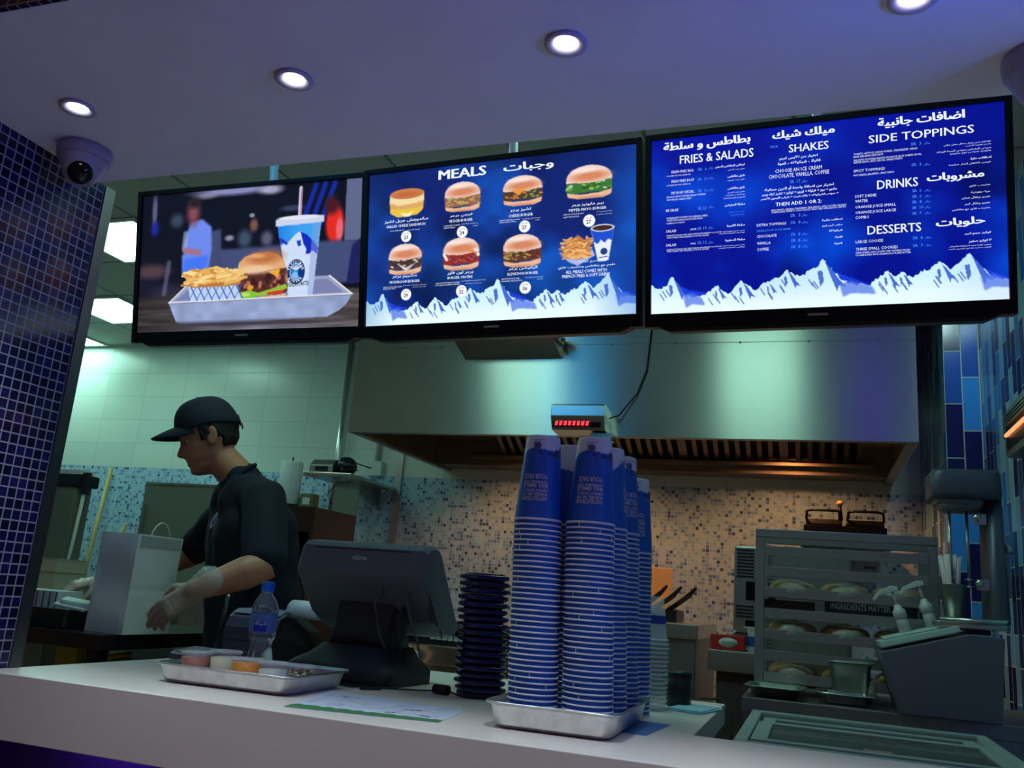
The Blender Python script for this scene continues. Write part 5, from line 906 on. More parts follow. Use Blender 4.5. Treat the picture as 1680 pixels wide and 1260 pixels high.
b=MB(); b.box(-.022,.026,-.0515,-.0508,.1,.15,0); b.add([(-.018,-.052,.128),(.0,-.052,.108),(.02,-.052,.128),(.012,-.052,.14),(.001,-.052,.133),(-.01,-.052,.14)],[(0,1,2,3,4,5)],1); b.box(-.018,-.008,-.0515,-.0508,.07,.096,2); b.box(-.002,.006,-.0515,-.0508,.074,.096,2); b.box(.012,.022,-.0515,-.0508,.07,.096,2); b.build('emblem',[M_black,M_white,mat('red_print',rgb(140,30,30),.5)],t)
# ------------------------------------------------------------------ behind the till: griddle
t=thing('griddle','steel griddle with a black control panel seen between till and pagers','griddle',(-1.45,3.95,.13))
MB().box(-.55,.45,-.3,.35,.90,.98).build('shelf_edge',M_steel,t,bev=.004); MB().box(-.5,.4,-.2,.35,.981,1.05).build('control_box',M_black,t); MB().box(-.5,.4,-.24,.35,1.0505,1.09).build('hot_plate',M_steel,t,bev=.004)
b=MB()
for i in range(6): b.box(-.16+.028*i,-.138+.028*i,-.2035,-.2005,1.0,1.022)
b.build('buttons',M_white,t)
for x in (.08,.18): MB().cyl((x,-.2,1.015),(x,-.225,1.015),.018,16).build('control_knob',M_steel,t)
MB().box(-.54,.44,-.28,.34,0,.899).build('base_cabinet',M_steeld,t); b=MB(); b.tube([(-.24,-.33,.93),(-.2,-.36,.97),(-.14,-.36,.94),(-.17,-.35,.88),(-.1,-.34,.85)],.012,8); b.build('hose',M_clearb,t)
# fryer with baskets, lit board
t=thing('deep_fryer','steel deep fryer with a dark window right of the blue cups','fryer',(-.62,3.95,.13))
MB().box(-.22,.18,-.25,.5,.5,1.10).build('body',M_steeld,t,bev=.004); MB().box(-.13,.13,-.256,-.2505,.78,.98).build('window',M_bezel,t); MB().box(-.23,.19,-.27,.5,1.101,1.16).build('rim',M_steel,t,bev=.004)
b=MB(); b.tube([(-.1,-.258,.93),(-.09,-.275,.93),(.09,-.275,.93),(.1,-.258,.93)],.005,8); b.build('door_handle',M_steel,t)
for x in (-.2,.15): MB().cyl((x,-.2,0),(x,-.2,.5),.018,12).build('leg',M_steel,t)
for i,x in enumerate((.02,.08,.14)):
    b=MB(); b.tube([(x-.1,-.1,1.21),(x-.02,-.16,1.265),(x+.03,-.2,1.305)],.006,6); b.tube([(x-.085,-.1,1.21),(x-.005,-.16,1.265),(x+.03,-.2,1.305)],.006,6); b.box(x-.13,x-.06,-.1,.12,1.16,1.21); b.build('basket_handle',M_black,t)
t=thing('side_splash_board','upright steel plate glowing orange in the lamp light beside the fryer','plate',(-.70,4.32,1.2905)); b=MB(); b.prism([(-.037,.0),(.037,.0),(.064,.128),(.064,.24),(-.043,.24),(-.048,.107)],-.012,.012,'Y'); b.build('plate',mat('lamplit_orange_steel',rgb(252,178,108),.5,.1),t,bev=.003)  # orange lamplight is put into the steel plate's base colour
# ------------------------------------------------------------------ counter and toaster left of the rack
t=thing('side_cabinet','brown-grey cabinet with a thick steel top under the red carton','cabinet',(-.22,3.6,.13))
MB().box(-.14,.35,-.2,.4,1.01,1.085).build('top',M_steel,t,bev=.004); MB().box(-.11,.34,-.17,.38,0,1.009).build('body',mat('brown_grey_steel',rgb(78,68,66),.5,.3,noise=.1),t)
t=thing('bun_toaster','grey vented bun toaster partly hidden by the slatted rack','toaster',(-.11,3.72,1.2156)); 
MB().box(-.175,.25,-.15,.25,0,.39).build('body',M_steeld,t,bev=.008)
for z0,n in ((.27,9),(.12,4),(.02,4)):
    b=MB()
    for i in range(n): b.box(-.165,-.10,-.1535,-.1505,z0+.0125*i,z0+.006+.0125*i); b.box(-.085,-.03,-.156,-.1505,z0+.0125*i,z0+.007+.0125*i,1)
    b.build('vent',[M_black,M_steel],t)
b=MB(); b.box(-.13,-.02,-.153,-.1505,.185,.255); b.box(-.13,-.06,-.153,-.1505,.085,.11); b.build('slot',M_bezel,t)
t=thing('red_carton','small red carton with a white oval label on the steel-topped cabinet','box',(-.285,3.45,1.2156)); MB().box(-.068,.055,-.035,.035,0,.052).build('box',mat('red_card',rgb(190,36,34),.5),t,bev=.003)
b=MB(); b.lathe([(.0001,0),(.034,0),(.034,.001),(.0001,.0012)],30,M=Matrix.Translation((-.004,-.0355,.026))@Matrix.Rotation(R(90),4,'X')@Matrix.Diagonal((1,.52,1,1))); b.build('label_oval',M_white,t); b=MB(); flat_text(b,'ALDIVO',Matrix.Translation((-.004,-.037,.021))@XZ,.05,.010,0,.01,True); b.build('label_lettering',M_steeld,t,recalc=False); MB().tube([(.0,0,.052),(.015,0,.065),(.02,-.0,.07)],.004,6).build('tissue',M_white,t)
t=thing('blue_tub','clear tub with a blue print next to the red carton','tub',(-.19,3.44,1.2156)); MB().lathe([(.001,0),(.028,0),(.034,.08),(.035,.082)],24).build('tub',M_clearb,t); MB().lathe([(.0315,.02),(.0345,.055)],24).build('print',mat('tub_blue',rgb(40,80,170),.4),t); MB().box(-.045,.05,-.037,-.03,.0825,.089).build('spoon_handle',mat('pale_wood2',rgb(220,190,160),.5),t)
# contact grill on wall shelf
t=thing('wall_rack','dark wall shelf carrying the black contact grill','shelf',(.145,4.45,1.735)); MB().box(-.2,.2,-.15,.349,-.02,0).build('board',M_black,t,bev=.002); MB().prism([(.0,-.02),(.348,-.02),(.348,-.15)],-.18,-.17,'X').build('bracket',M_black,t)
t=thing('contact_grill','black double contact grill with a yellow knob above the slatted rack','grill',(.145,4.45,1.7356))
M_iron=mat('black_iron',rgb(20,17,16),.4,.5,noise=.2)
MB().box(-.18,.18,-.12,.12,0,.04).build('body',M_iron,t,bev=.006)
for x in (-.09,.09):
    MB().prism([(-.11,.042),(.11,.042),(.10,.07),(-.10,.07)],x-.08,x+.08,'X').build('upper_plate',M_iron,t,bev=.005); MB().tube([(x-.078,-.1,.068),(x-.074,-.14,.10),(x-.05,-.145,.105),(x+.05,-.145,.105),(x+.074,-.14,.10),(x+.078,-.1,.068)],.006,8).build('handle',M_iron,t)
b=MB(); b.cyl((-.02,-.1,.07),(-.02,-.1,.135),.008,10); b.build('knob_stem',M_iron,t); b=MB(); b.sphere((-.02,-.1,.145),.016,0,14,10,(1,1,.8)); b.build('knob',mat('brass_knob',rgb(220,180,90),.3),t)
# ------------------------------------------------------------------ right: worktop, rack, pans
t=thing('steel_worktop','long steel worktop behind the chest freezer at lower right','worktop',(.17,3.0,.13))
MB().box(-.36,.48,-.275,.3,.95,.99).build('top',M_steeld,t,bev=.003); MB().box(-.355,.475,-.265,.29,0,.949).build('cabinet',M_steeld,t)
WZ=1.1206
t=thing('bun_rack','grey steel rack with eight wide horizontal slats at the right','rack',(.10,3.075,WZ)); M_slat=mat('grey_slat_steel',(.34,.36,.37),.38,.85,noise=.05)
for x in (-.255,.245):
    for y in (-.13,.13): MB().box(x-.014,x+.014,y-.012,y+.012,.0,.47).build('post',M_slat,t,bev=.002)
MB().box(-.269,.26,-.144,-.12,.471,.497).build('top_rail',M_slat,t,bev=.002)
MB().box(-.269,.26,.12,.144,.471,.497).build('top_rail',M_slat,t,bev=.002)
for i in range(7): 
    z=.035+.0635*i; MB().box(-.24,.231,-.150,-.1425,z-.003,z+.027).build('slat',M_slat,t,bev=.001)
    if i<5 and i!=1: MB().box(-.24,.231,-.142,.13,z,z+.003).build('shelf_plate',M_steeld,t)
M_bun=mat('bun_crust',rgb(206,160,96),.5,noise=.15,nscale=14); M_film=mat('clear_bag_film',(.9,.9,.86),.1,alpha=.28,bump=.8,bscale=40)
bun=None
def bunbag(x,y,z,label):
    t=thing('bag_of_buns',label,'bread',(x,y,z),(0,0,rng.uniform(-.1,.1)),'bags of buns on the rack')
    for i,(dx,dy) in enumerate(((-.026,-.045),(.03,-.01),(-.02,.05))): MB().lathe([(.0,.0),(.038,.001),(.044,.012),(.043,.028),(.03,.042),(.0,.047)],18,M=Matrix.Translation((dx,dy,.001))).build('bun',M_bun,t)
    b=MB(); rs=np.random.RandomState(int(x*100+900)); prof=[(.001,.0),(.085,.0),(.1,.014),(.095,.036),(.065,.05),(.001,.055)]; b.lathe(prof,26,sx=.75,sy=1.1); b.v=[(p[0]*(1+rs.normal(0,.02)),p[1]*(1+rs.normal(0,.02)),max(0,p[2]+(rs.normal(0,.0012) if p[2]>.01 else 0))) for p in b.v]; b.build('bag_film',M_film,t)
names={5:'top row',3:'middle row',1:'bottom row'}
for lv in (5,3,1):
    for i,x in enumerate((-.057,.097,.251)):
        bunbag(x,3.03,WZ+.035+.0635*(lv-1)+.0036,['left','centre','right'][i]+' clear bag of buns on the '+names[lv]+' of the slatted rack')
t=thing('slogan_box','dark navy box lettered INGREDIENTS MATTER inside the slatted rack','box',(.14,3.06,WZ+.035+.0635*3+.0036)); MB().box(-.10,.16,-.12,.06,0,.055).build('box',mat('navy_card',rgb(24,28,50),.5),t); b=MB(); flat_text(b,'INGREDIENTS MATTER',Matrix.Translation((-.085,-.1207,.036))@XZ,.17,.017,0,.015); b.build('box_lettering',M_white,t,recalc=False)
t=thing('brown_carton','reddish brown carton next to the lettered box in the slatted rack','box',(-.06,3.06,WZ+.035+.0635*3+.0036)); MB().box(-.09,.07,-.1,.06,0,.05).build('box',mat('maroon_card',rgb(70,46,50),.6),t,bev=.002)
def pan(name,label,x,y,z,a,b_,h,m,rz=0,flip=False):
    t=thing(name,label,'pan',(x,y,z),(0,0,rz)); b=MB(); spec=((.03,0),(.014,.004),(.006,h*.9),(0,h-.002),(-.008,h),(-.008,h+.0015),(.006,h-.001),(.018,.008),(.034,.003))
    rings=[[(p[0],p[1],(h+.0015-z_) if flip else z_) for p in rrect(-a+i,a-i,-b_+i,b_-i,.02,5)] for i,z_ in spec]; loft(b,rings); b.build('pan',m,t); 
    rim=[(p[0],p[1],(.001 if flip else h)) for p in rrect(-a-.007,a+.007,-b_-.007,b_+.007,.025,5)]; rim.append(rim[0]); MB().tube(rim,.002,6).build('rim',m,t); return t
pan('steel_pan','shallow steel tray at the left end of the worktop before the slatted rack',-.10,2.82,WZ+.0,.075,.085,.03,M_steeld,R(-3))
pan('steel_pan','bright polished low steel pan on the worktop in front of the rack',.095,2.83,WZ+.0,.075,.07,.03,mat('polished_steel',(.8,.84,.82),.15,1),0)
pan('steel_pan','tall upturned steel food pan standing on the bright low pan',.105,2.84,WZ+.0315,.062,.05,.085,M_steeld,0,False)
# ------------------------------------------------------------------ sauce station + pumps + mixer
t=thing('sauce_station','dark steel sauce station with a sloping top at the far right','sauce station',(.34,2.76,WZ))
M_sta=mat('station_steel',(.20,.20,.26),.4,.7,noise=.04,nscale=3)
sp=[(-.115,.0),(.13,.0),(.145,.218),(.06,.222),(-.165,.155),(-.158,.14)]
MB().prism(sp,-.06,.155,'Y').build('housing',M_sta,t,bev=.003)
T=Matrix.Translation((-.055,.05,.196))@Matrix.Rotation(R(-16.6),4,'Y')
b=MB(); b.box(-.105,.105,-.075,.09,-.0,.018,0,T); b.box(-.09,.09,-.06,.075,.0185,.026,0,T); b.build('lid_tray',mat('pale_lid',rgb(196,212,206),.35),t,bev=.003)
def pump(x,y,label):
    p=T@Vector((x,y,.0)); t=thing('sauce_pump',label,'pump',(.34+p.x,2.76+p.y,WZ+p.z+.0265),(0,R(-16.6),0),'sauce pumps on the station')
    MB().lathe([(.0,0),(.016,0),(.016,.035),(.013,.04),(.0175,.042),(.0175,.062),(.012,.066),(.008,.078),(.0,.079)],20).build('collar',mat('pump_clear',rgb(200,196,196),.3),t)
    b=MB(); b.cyl((0,0,.078),(0,0,.118),.0045,10); b.build('stem',M_white,t)
    b=MB(); b.prism([(.014,.115),(.014,.127),(-.002,.131),(-.04,.122),(-.058,.106),(-.055,.1),(-.036,.112)],-.0085,.0085,'Y'); b.build('spout',M_white,t,bev=.002); return t
pump(-.035,-.03,'left white pump dispenser on the sauce station'); pump(.04,.0,'right white pump dispenser on the sauce station')
t=thing('milkshake_mixer','tall grey twin-spindle milkshake mixer standing on the sauce station','mixer',(.435,2.80,WZ+.2226)); M_mix=mat('mixer_grey',rgb(84,88,104),.4,.3,noise=.04)
def mrr(x0,x1,y0,y1,z,r=.03): return [(p[0],p[1],z) for p in rrect(x0,x1,y0,y1,r,5)]
b=MB(); loft(b,[mrr(-.115,.075,-.06,.11,z,.025) for z in (.014,.03)],0); b.build('base',M_steel,t,bev=.002); b=MB(); b.box(-.03,.03,-.02,.05,0,.0135); b.build('foot',M_black,t)
b=MB(); loft(b,[mrr(.03,.078,-.05,.11,.031,.02),mrr(.028,.078,-.05,.11,.05,.02),mrr(.032,.072,-.04,.11,.40,.02)],0); b.build('column',M_mix,t)
b=MB(); loft(b,[mrr(-.105,.07,-.065,.12,.37),mrr(-.11,.072,-.07,.12,.385),mrr(-.112,.07,-.07,.12,.44),mrr(-.104,.066,-.064,.115,.452)],0); b.build('motor_head',M_mix,t)
b=MB(); loft(b,[mrr(-.09,.027,-.05,.10,.355),mrr(-.1,.029,-.058,.105,.3695)],0); loft(b,[mrr(-.07,.02,-.03,.08,.34),mrr(-.09,.027,-.05,.10,.3548)],0); b.build('under_housing',mat('mixer_light_grey',rgb(120,124,134),.4,.3),t)
for x in (-.06,-.015):
    b=MB(); b.cyl((x,0,.13),(x,0,.3395),.0042,10); b.lathe([(.0,.125),(.012,.127),(.012,.129),(.0,.131)],14,M=Matrix.Translation((x,0,0))); b.lathe([(.0,.145),(.012,.147),(.012,.149),(.0,.151)],14,M=Matrix.Translation((x,0,0))); b.build('spindle',M_steel,t)
for z in (.12,.30): b=MB(); b.box(.0,.0295,-.035,-.015,z,z+.03); b.sphere((.005,-.04,z+.018),.012,0,10,8); b.build('cup_rest',M_steel,t)
b=MB(); b.tube([(-.1,-.055,.034),(-.0,-.062,.034),(.06,-.058,.036),(.072,-.03,.05)],.008,8); b.build('chrome_edge',M_steel,t)
b=MB(); b.cyl((.078,.02,.24),(.1,.02,.24),.014,14); b.build('switch',M_steel,t)
t=thing('steel_cup','steel mixing cup filled with paper-wrapped straws under the mixer','cup',(.378,2.80,WZ+.2226+.0305)); MB().lathe([(.001,.0),(.024,.0),(.034,.1),(.035,.102),(.032,.1),(.022,.004),(.001,.003)],26).build('cup',M_steeld,t)
ms=mat('straw_paper',rgb(214,196,200),.6); rs=np.random.RandomState(6)
for k in range(16):
    a=rs.rand()*2*PI; q=.017*math.sqrt(rs.rand()); x0,y0=q*math.cos(a)*.6,q*math.sin(a)*.6; x1,y1=x0+q*math.cos(a)*1.2,y0+q*math.sin(a)*1.2
    s_=MB().cyl((x0,y0,.006),(x1-.006,y1,.175+.012*rs.rand()),.0034,8).build('straw',ms,loc=(.378,2.80,WZ+.2226+.0305)); tag(s_,'paper-wrapped straw standing in the steel cup under the mixer','straw','wrapped straws in the steel cup')
# ------------------------------------------------------------------ chest freezer with sliding glass lids
t=thing('chest_freezer','low chest freezer with framed sliding glass lids at the bottom right','freezer',(.11,2.09,.13)); FZ=1.12-.13
M_frz=mat('freezer_grey_frame',rgb(150,160,158),.4,noise=.03); M_gl=mat('tinted_glass',rgb(120,130,126),.06,alpha=.42,spec=.8)
MB().box(-.24,.26,-.3,.29,0,.93).build('cabinet',M_white,t,bev=.01)
b=MB(); 
for a in ((-.25,.27,-.31,-.28),(-.25,.27,.27,.30),(-.25,-.225,-.28,.27),(.245,.27,-.28,.27)): b.box(*a,.9305,FZ)
b.build('top_frame',M_frz,t,bev=.004)
for i,(y0,y1,z) in enumerate(((-.02,.262,FZ-.022),(-.275,.04,FZ-.008))):
    b=MB(); 
    for a in ((-.22,.24,y0,y0+.028),(-.22,.24,y1-.028,y1),(-.22,-.19,y0+.028,y1-.028),(.21,.24,y0+.028,y1-.028)): b.box(*a,z,z+.011)
    f1=b.build('lid_frame',M_frz,t,bev=.002); MB().box(-.19,.21,y0+.0285,y1-.0285,z+.003,z+.007).build('glass',M_gl,f1)
    MB().box(-.02,.03,y0+.032,y0+.042,z+.0072,z+.013).build('pull_handle',M_steel,f1,bev=.002)
MB().box(-.2,.22,-.27,.26,.932,.94).build('inner_tray',mat('dim_interior',rgb(46,44,46),.6),t)
tag(MB().tube([(-.26,2.30,H+.002),(-.21,2.32,H+.004),(-.185,2.30,H-.03),(-.18,2.28,.9),(-.19,2.27,.3)],.0025,6).build('cable',M_wire),'thin black cable hanging over the rear right corner of the counter','cable')
# ------------------------------------------------------------------ wall heater on the right wall
t=thing('wall_heater','steel framed wall heater with an orange glowing bar at the right edge','heater',(RX-.002,3.0,1.985))
b=MB(); b.prism([(-.19,-.085),(.20,-.075),(.20,.075),(-.15,.09),(-.19,.05)],-.05,0,'X'); b.build('housing',M_steeld,t,bev=.006)
MB().box(-.053,-.0505,-.15,.16,-.055,.055).build('window',M_bezel,t); b=MB(); b.cyl((-.058,-.13,-.012),(-.058,.14,-.012),.006,10); b.build('glowing_bar',mat('orange_glow',(.4,.1,0),.4,emit=(1,.3,.12),es=1.6),t)
b=MB()
for i in range(4): b.box(-.06,-.0535,-.145+.0*i,.155,.018+.011*i,.022+.011*i)
b.build('guard_wires',M_steel,t)
# ------------------------------------------------------------------ the man
def caps(mb,p,q,r0,r1,seg=20,fl=1.0,axis=None):
    """tapered limb segment with round ends; fl flattens it along axis"""
    p=Vector(p); q=Vector(q); d=(q-p); L=d.length; z=d.normalized()
    x=Vector(axis) if axis is not None else z.orthogonal(); x=(x-z*x.dot(z)).normalized(); y=z.cross(x)
    prof=[]; n=6
    for i in range(n+1): a=-PI/2+PI/2*i/n; prof.append((max(1e-4,r0*math.cos(a)),r0*math.sin(a)))
    for i in range(n+1): a=PI/2*i/n; prof.append((max(1e-4,r1*math.cos(a)),L+r1*math.sin(a)))
    M=Matrix(((x.x,y.x,z.x,p.x),(x.y,y.y,z.y,p.y),(x.z,y.z,z.z,p.z),(0,0,0,1)))@Matrix.Diagonal((fl,1,1,1))
    mb.lathe(prof,seg,0,M)
def fuse(mb,name,m,parent,vox,smooth=3,disp=0):
    o=mb.build(name,m,parent,recalc=True); r_=o.modifiers.new('fuse','REMESH'); r_.mode='VOXEL'; r_.voxel_size=vox; r_.use_smooth_shade=True
    s_=o.modifiers.new('soften','SMOOTH'); s_.iterations=smooth; s_.factor=.6
    bpy.context.view_layer.update(); dg=bpy.context.evaluated_depsgraph_get(); me=bpy.data.meshes.new_from_object(o.evaluated_get(dg)); o.modifiers.clear(); o.data=me; me.materials.clear(); me.materials.append(m)
    me.polygons.foreach_set('use_smooth',[True]*len(me.polygons)); return o
M_skin=mat('skin',rgb(186,120,92),.5,noise=.06,nscale=25); M_shirt=mat('navy_cotton',rgb(13,17,38),.9,noise=.12,nscale=60,bump=.25,bscale=160); M_trou=mat('black_trousers',rgb(22,22,26),.9,noise=.1)
M_capm=mat('navy_cap_cotton',rgb(20,25,42),.85,noise=.08,bump=.3,bscale=220); M_hair=mat('dark_hair',rgb(24,18,18),.6,bump=.6,bscale=180,noise=.2)
man=thing('person','man in navy T-shirt, dark cap and clear gloves bending over the white paper bag','person',(-1.75,2.5,.13))
off=Vector((-1.75,2.5,.13))
def P(x,y,z): return Vector((x,y,z))-off
Ls,Le,Lw,Lk=P(-1.675,2.44,1.575),P(-1.545,2.30,1.375),P(-1.668,2.155,1.292),P(-1.728,2.125,1.236)
Rs,Re,Rw,Rk=P(-2.02,2.77,1.60),P(-2.18,2.76,1.40),P(-2.385,2.56,1.287),P(-2.425,2.49,1.262)
hip=P(-1.70,2.56,1.08); chest=P(-1.80,2.58,1.47); neck0=P(-1.845,2.57,1.64); neck1=P(-1.935,2.515,1.735)
lat=(Rs-Ls).normalized()       # across the shoulders
# head, in its own frame: +x face forward, +y to his left, z up
HC=P(-1.975,2.49,1.795); fwd=Vector((-.80,-.60,0)).normalized(); left=Vector((.60,-.80,0)).normalized()   # left side faces the counter
tilt=R(24); fz=(fwd*math.cos(tilt)-Vector((0,0,1))*math.sin(tilt)).normalized(); up=(Vector((0,0,1))*math.cos(tilt)+fwd*math.sin(tilt)).normalized()
HM=Matrix(((fz.x,left.x,up.x,HC.x),(fz.y,left.y,up.y,HC.y),(fz.z,left.z,up.z,HC.z),(0,0,0,1)))
def interp(tab,z):
    for i in range(len(tab)-1):
        if tab[i][0]<=z<=tab[i+1][0]:
            t_=(z-tab[i][0])/(tab[i+1][0]-tab[i][0]); t_=t_*t_*(3-2*t_); return tab[i][1]*(1-t_)+tab[i+1][1]*t_
    return tab[0][1] if z<tab[0][0] else tab[-1][1]
FR=[(-.125,.03),(-.118,.068),(-.108,.083),(-.095,.084),(-.085,.080),(-.074,.087),(-.067,.083),(-.06,.088),(-.05,.084),(-.03,.083),(.0,.080),(.015,.084),(.03,.089),(.06,.088),(.09,.07),(.11,.04),(.118,.005)]
BK=[(-.125,.0),(-.11,.02),(-.085,.035),(-.06,.07),(-.02,.092),(.03,.102),(.07,.092),(.1,.06),(.118,.005)]
WD=[(-.125,.012),(-.115,.03),(-.09,.05),(-.06,.062),(-.02,.07),(.03,.076),(.07,.07),(.1,.045),(.118,.004)]
NS=[(-.056,0),(-.048,.012),(-.04,.028),(-.032,.030),(-.015,.02),(.0,.012),(.012,.006),(.025,0)]
def head_mesh():
    mb=MB(); NZ,NA=76,72; rings=[]
    for i in range(NZ):
        z=-.125+.243*i/(NZ-1); f_,b_,w=interp(FR,z),interp(BK,z),interp(WD,z); q=[]
        for k in range(NA):
            a=2*PI*k/NA; c,s_=math.cos(a),math.sin(a); x=(f_ if c>0 else b_)*abs(c)**.85*(1 if c>0 else -1); y=w*abs(s_)**.85*(1 if s_>0 else -1)
            aa=a if a<PI else a-2*PI
            x+=interp(NS,z)*math.exp(-(aa/.16)**2) if -.056<z<.025 else 0
            if abs(z+.036)<.012: x+=.006*math.exp(-((abs(aa)-.2)/.09)**2)
            x-=.010*math.exp(-((abs(aa)-.42)/.2)**2)*math.exp(-((z-.002)/.014)**2)     # eye sockets
            x+=.004*math.exp(-(aa/.55)**2)*math.exp(-((z-.022)/.008)**2)                # brow
            x+=.004*math.exp(-(aa/.3)**2)*(math.exp(-((z+.066)/.004)**2)+math.exp(-((z+.078)/.0045)**2))-.004*math.exp(-(aa/.32)**2)*math.exp(-((z+.072)/.0022)**2)
            y*=1+.04*math.exp(-((abs(aa)-.9)/.4)**2)*math.exp(-((z+.03)/.03)**2)
            q.append(HM@Vector((x,y,z)))
        rings.append(q)
    loft(mb,rings); 
    for s_ in (1,-1):       # ears
        rg=[]
        for i,(sc_,dy) in enumerate(((.5,.060),(1,.072),(1.05,.082),(.92,.086))):
            rg.append([HM@Vector((-.012+.017*sc_*math.cos(a)-.005*math.sin(a),s_*(dy-.006*math.cos(a)),-.008+.032*sc_*math.sin(a))) for a in [2*PI*k/20 for k in range(20)]])
        loft(mb,rg)
    return mb
bd=head_mesh()
caps(bd,neck0,neck1+P(0,0,0)*0-0*neck1,.062,.056,24) if False else caps(bd,neck0,neck1,.064,.055,24)
caps(bd,neck1,HM@Vector((-.03,0,-.03)),.055,.052,20)
# trunk, legs (under the clothes)
for a,b_,r0,r1,fl in ((hip,chest,.14,.15,.8),(chest,neck0,.12,.06,.9)): caps(bd,a,b_,r0*.85,r1*.85,24,1)
caps(bd,Ls,Le,.05,.042); caps(bd,Rs,Re,.05,.042); caps(bd,neck0,Ls,.05,.05); caps(bd,neck0,Rs,.05,.05)
for s_ in (-1,1):
    hp=hip+lat*.09*s_; kn=hp+Vector((-.02,.0,-.45)); ak=kn+Vector((.02,.0,-.40)); ak.z=.10; caps(bd,hp,kn,.075,.052); caps(bd,kn,ak,.052,.036); caps(bd,ak,ak+fwd*.14+Vector((0,0,-.06)),.035,.028)
def forearm(e,w):
    mid=e+(w-e)*.3; caps(bd,e,mid,.044,.049,20); caps(bd,mid,w,.049,.030,20)
forearm(Le,Lw); forearm(Re,Rw)
def hand(w,k,pn,th,curl,glove):
    """w wrist, k knuckle centre, pn palm normal, th thumb side, curl = list of bend angles for each finger"""
    d=(k-w).normalized(); pn=Vector(pn); pn=(pn-d*pn.dot(d)).normalized(); side=d.cross(pn).normalized()
    if side.dot(Vector(th))<0: side=-side
    for mb,g in ((bd,0),(glove,.0028)):
        caps(mb,w,k-d*.01,.027+g,.030+g,20,.62 if False else 1) if g==0 and False else None
        for s_ in (-1.2,-.4,.4,1.2):
            caps(mb,w+side*s_*.010,k+side*s_*.0185,.0165+g,.0125+g,12)
        for i,s_ in enumerate((1.35,.45,-.45,-1.35)):      # index ... little
            Lf=[.040,.045,.042,.033][i]; rad=[.0092,.0094,.009,.0082][i]; p=k+side*s_*.0195; a=R(curl[i]*.45); v=d
            for j in range(3):
                v=(d*math.cos(a)+pn*math.sin(a)).normalized(); q=p+v*Lf*(1,.68,.5)[j]; caps(mb,p,q,(rad+g)*(1-.08*j),(rad+g)*(.93-.08*j),10); p=q; a+=R(curl[i]*(.55,.4,.3)[j])
        p=w+d*.022+side*.022; v=(d*.55+side*.62+pn*.55).normalized(); q=p+v*.042; caps(mb,p,q,.0135+g,.0115+g,12); v2=(d*.85+side*.1+pn*.5).normalized(); q2=q+v2*.032; caps(mb,q,q2,.0112+g,.0098+g,12); q3=q2+(d*.8+pn*.5-side*.1).normalized()*.024; caps(mb,q2,q3,.0098+g,.0082+g,12)
gl=MB(); gr=MB()
hand(Lw,Lk,(-.6,.65,-.5),(-.7,.1,.6),[46,42,48,54],gl)
hand(Rw,Rk,(0,.2,-1),(.4,-.6,.2),[48,50,56,62],gr)
fuse(bd,'body',M_skin,man,.0042,2)
M_glove=mat('clear_glove_film',(.82,.86,.84),.14,alpha=.3,bump=1,bscale=70,spec=1)
for g,w,k in ((gl,Lw,Lk),(gr,Rw,Rk)):
    d=(w-k).normalized(); caps(g,w,w+d*.045,.034,.043,18); o=fuse(g,'glove',M_glove,man,.0045,2)
    rs=np.random.RandomState(3); n=len(o.data.vertices); c=np.empty(n*3); o.data.vertices.foreach_get('co',c); nn=np.empty(n*3); o.data.vertices.foreach_get('normal',nn); c=c.reshape(-1,3); nn=nn.reshape(-1,3)
    c+=nn*(.002*np.sin(c[:,:1]*260+c[:,1:2]*190)*np.sin(c[:,2:3]*230)); o.data.vertices.foreach_set('co',c.ravel()); o.data.update()
# eyes and brows
b=MB(); 
for s_ in (1,-1): b.sphere(HM@Vector((.0625,s_*.031,.001)),.0125,0,16,10)
b.build('eyes',mat('eye_white',rgb(190,185,180),.2),man); b=MB()
for s_ in (1,-1): b.sphere(HM@Vector((.0722,s_*.033,-.001)),.0055,0,12,8)
b.build('irises',mat('dark_iris',rgb(20,14,12),.1),man)
b=MB()
for s_ in (1,-1): b.tube([HM@Vector((.087,s_*.012,.020)),HM@Vector((.083,s_*.032,.026)),HM@Vector((.066,s_*.052,.021))],.004,8)
b.build('eyebrows',M_hair,man)
# hair below the cap
hb=MB(); NA=48; rg=[]
for i in range(14):
    z=-.055+.12*i/13; q=[]
    for k in range(NA):
        a=R(72)+(R(360-144))*k/(NA-1); c,s_=math.cos(a),math.sin(a); g=.006+.004*math.sin(k*1.7+i); b_,w=interp(BK,z)+g,interp(WD,z)+g
        cut=max(0,(-.012-z))*0
        q.append((a,z,(b_ if c<0 else interp(FR,z)*.9)*c,w*s_))
    rg.append(q)
vs=[]; fs=[]
for i,q in enumerate(rg):
    for (a,z,x,y) in q:
        lim=-.05 if abs(a-PI)<R(58) else -.012   # nape grows lower than the sides
        lim+= .0 ; zz=max(z,lim+.02*abs(math.cos((a-PI)))*0); vs.append(HM@Vector((x,y,zz)))
for i in range(13):
    for k in range(NA-1): fs.append((i*NA+k,i*NA+k+1,(i+1)*NA+k+1,(i+1)*NA+k))
hb.add(vs,fs,0,True); o=hb.build('hair',M_hair,man); sd=o.modifiers.new('thickness','SOLIDIFY'); sd.thickness=.007; sd.offset=0
b=MB()
for s_ in (1,-1): b.sphere(HM@Vector((.012,s_*.0725,.012)),.014,0,12,8,(1,.35,1.7))
b.build('sideburns',M_hair,man)
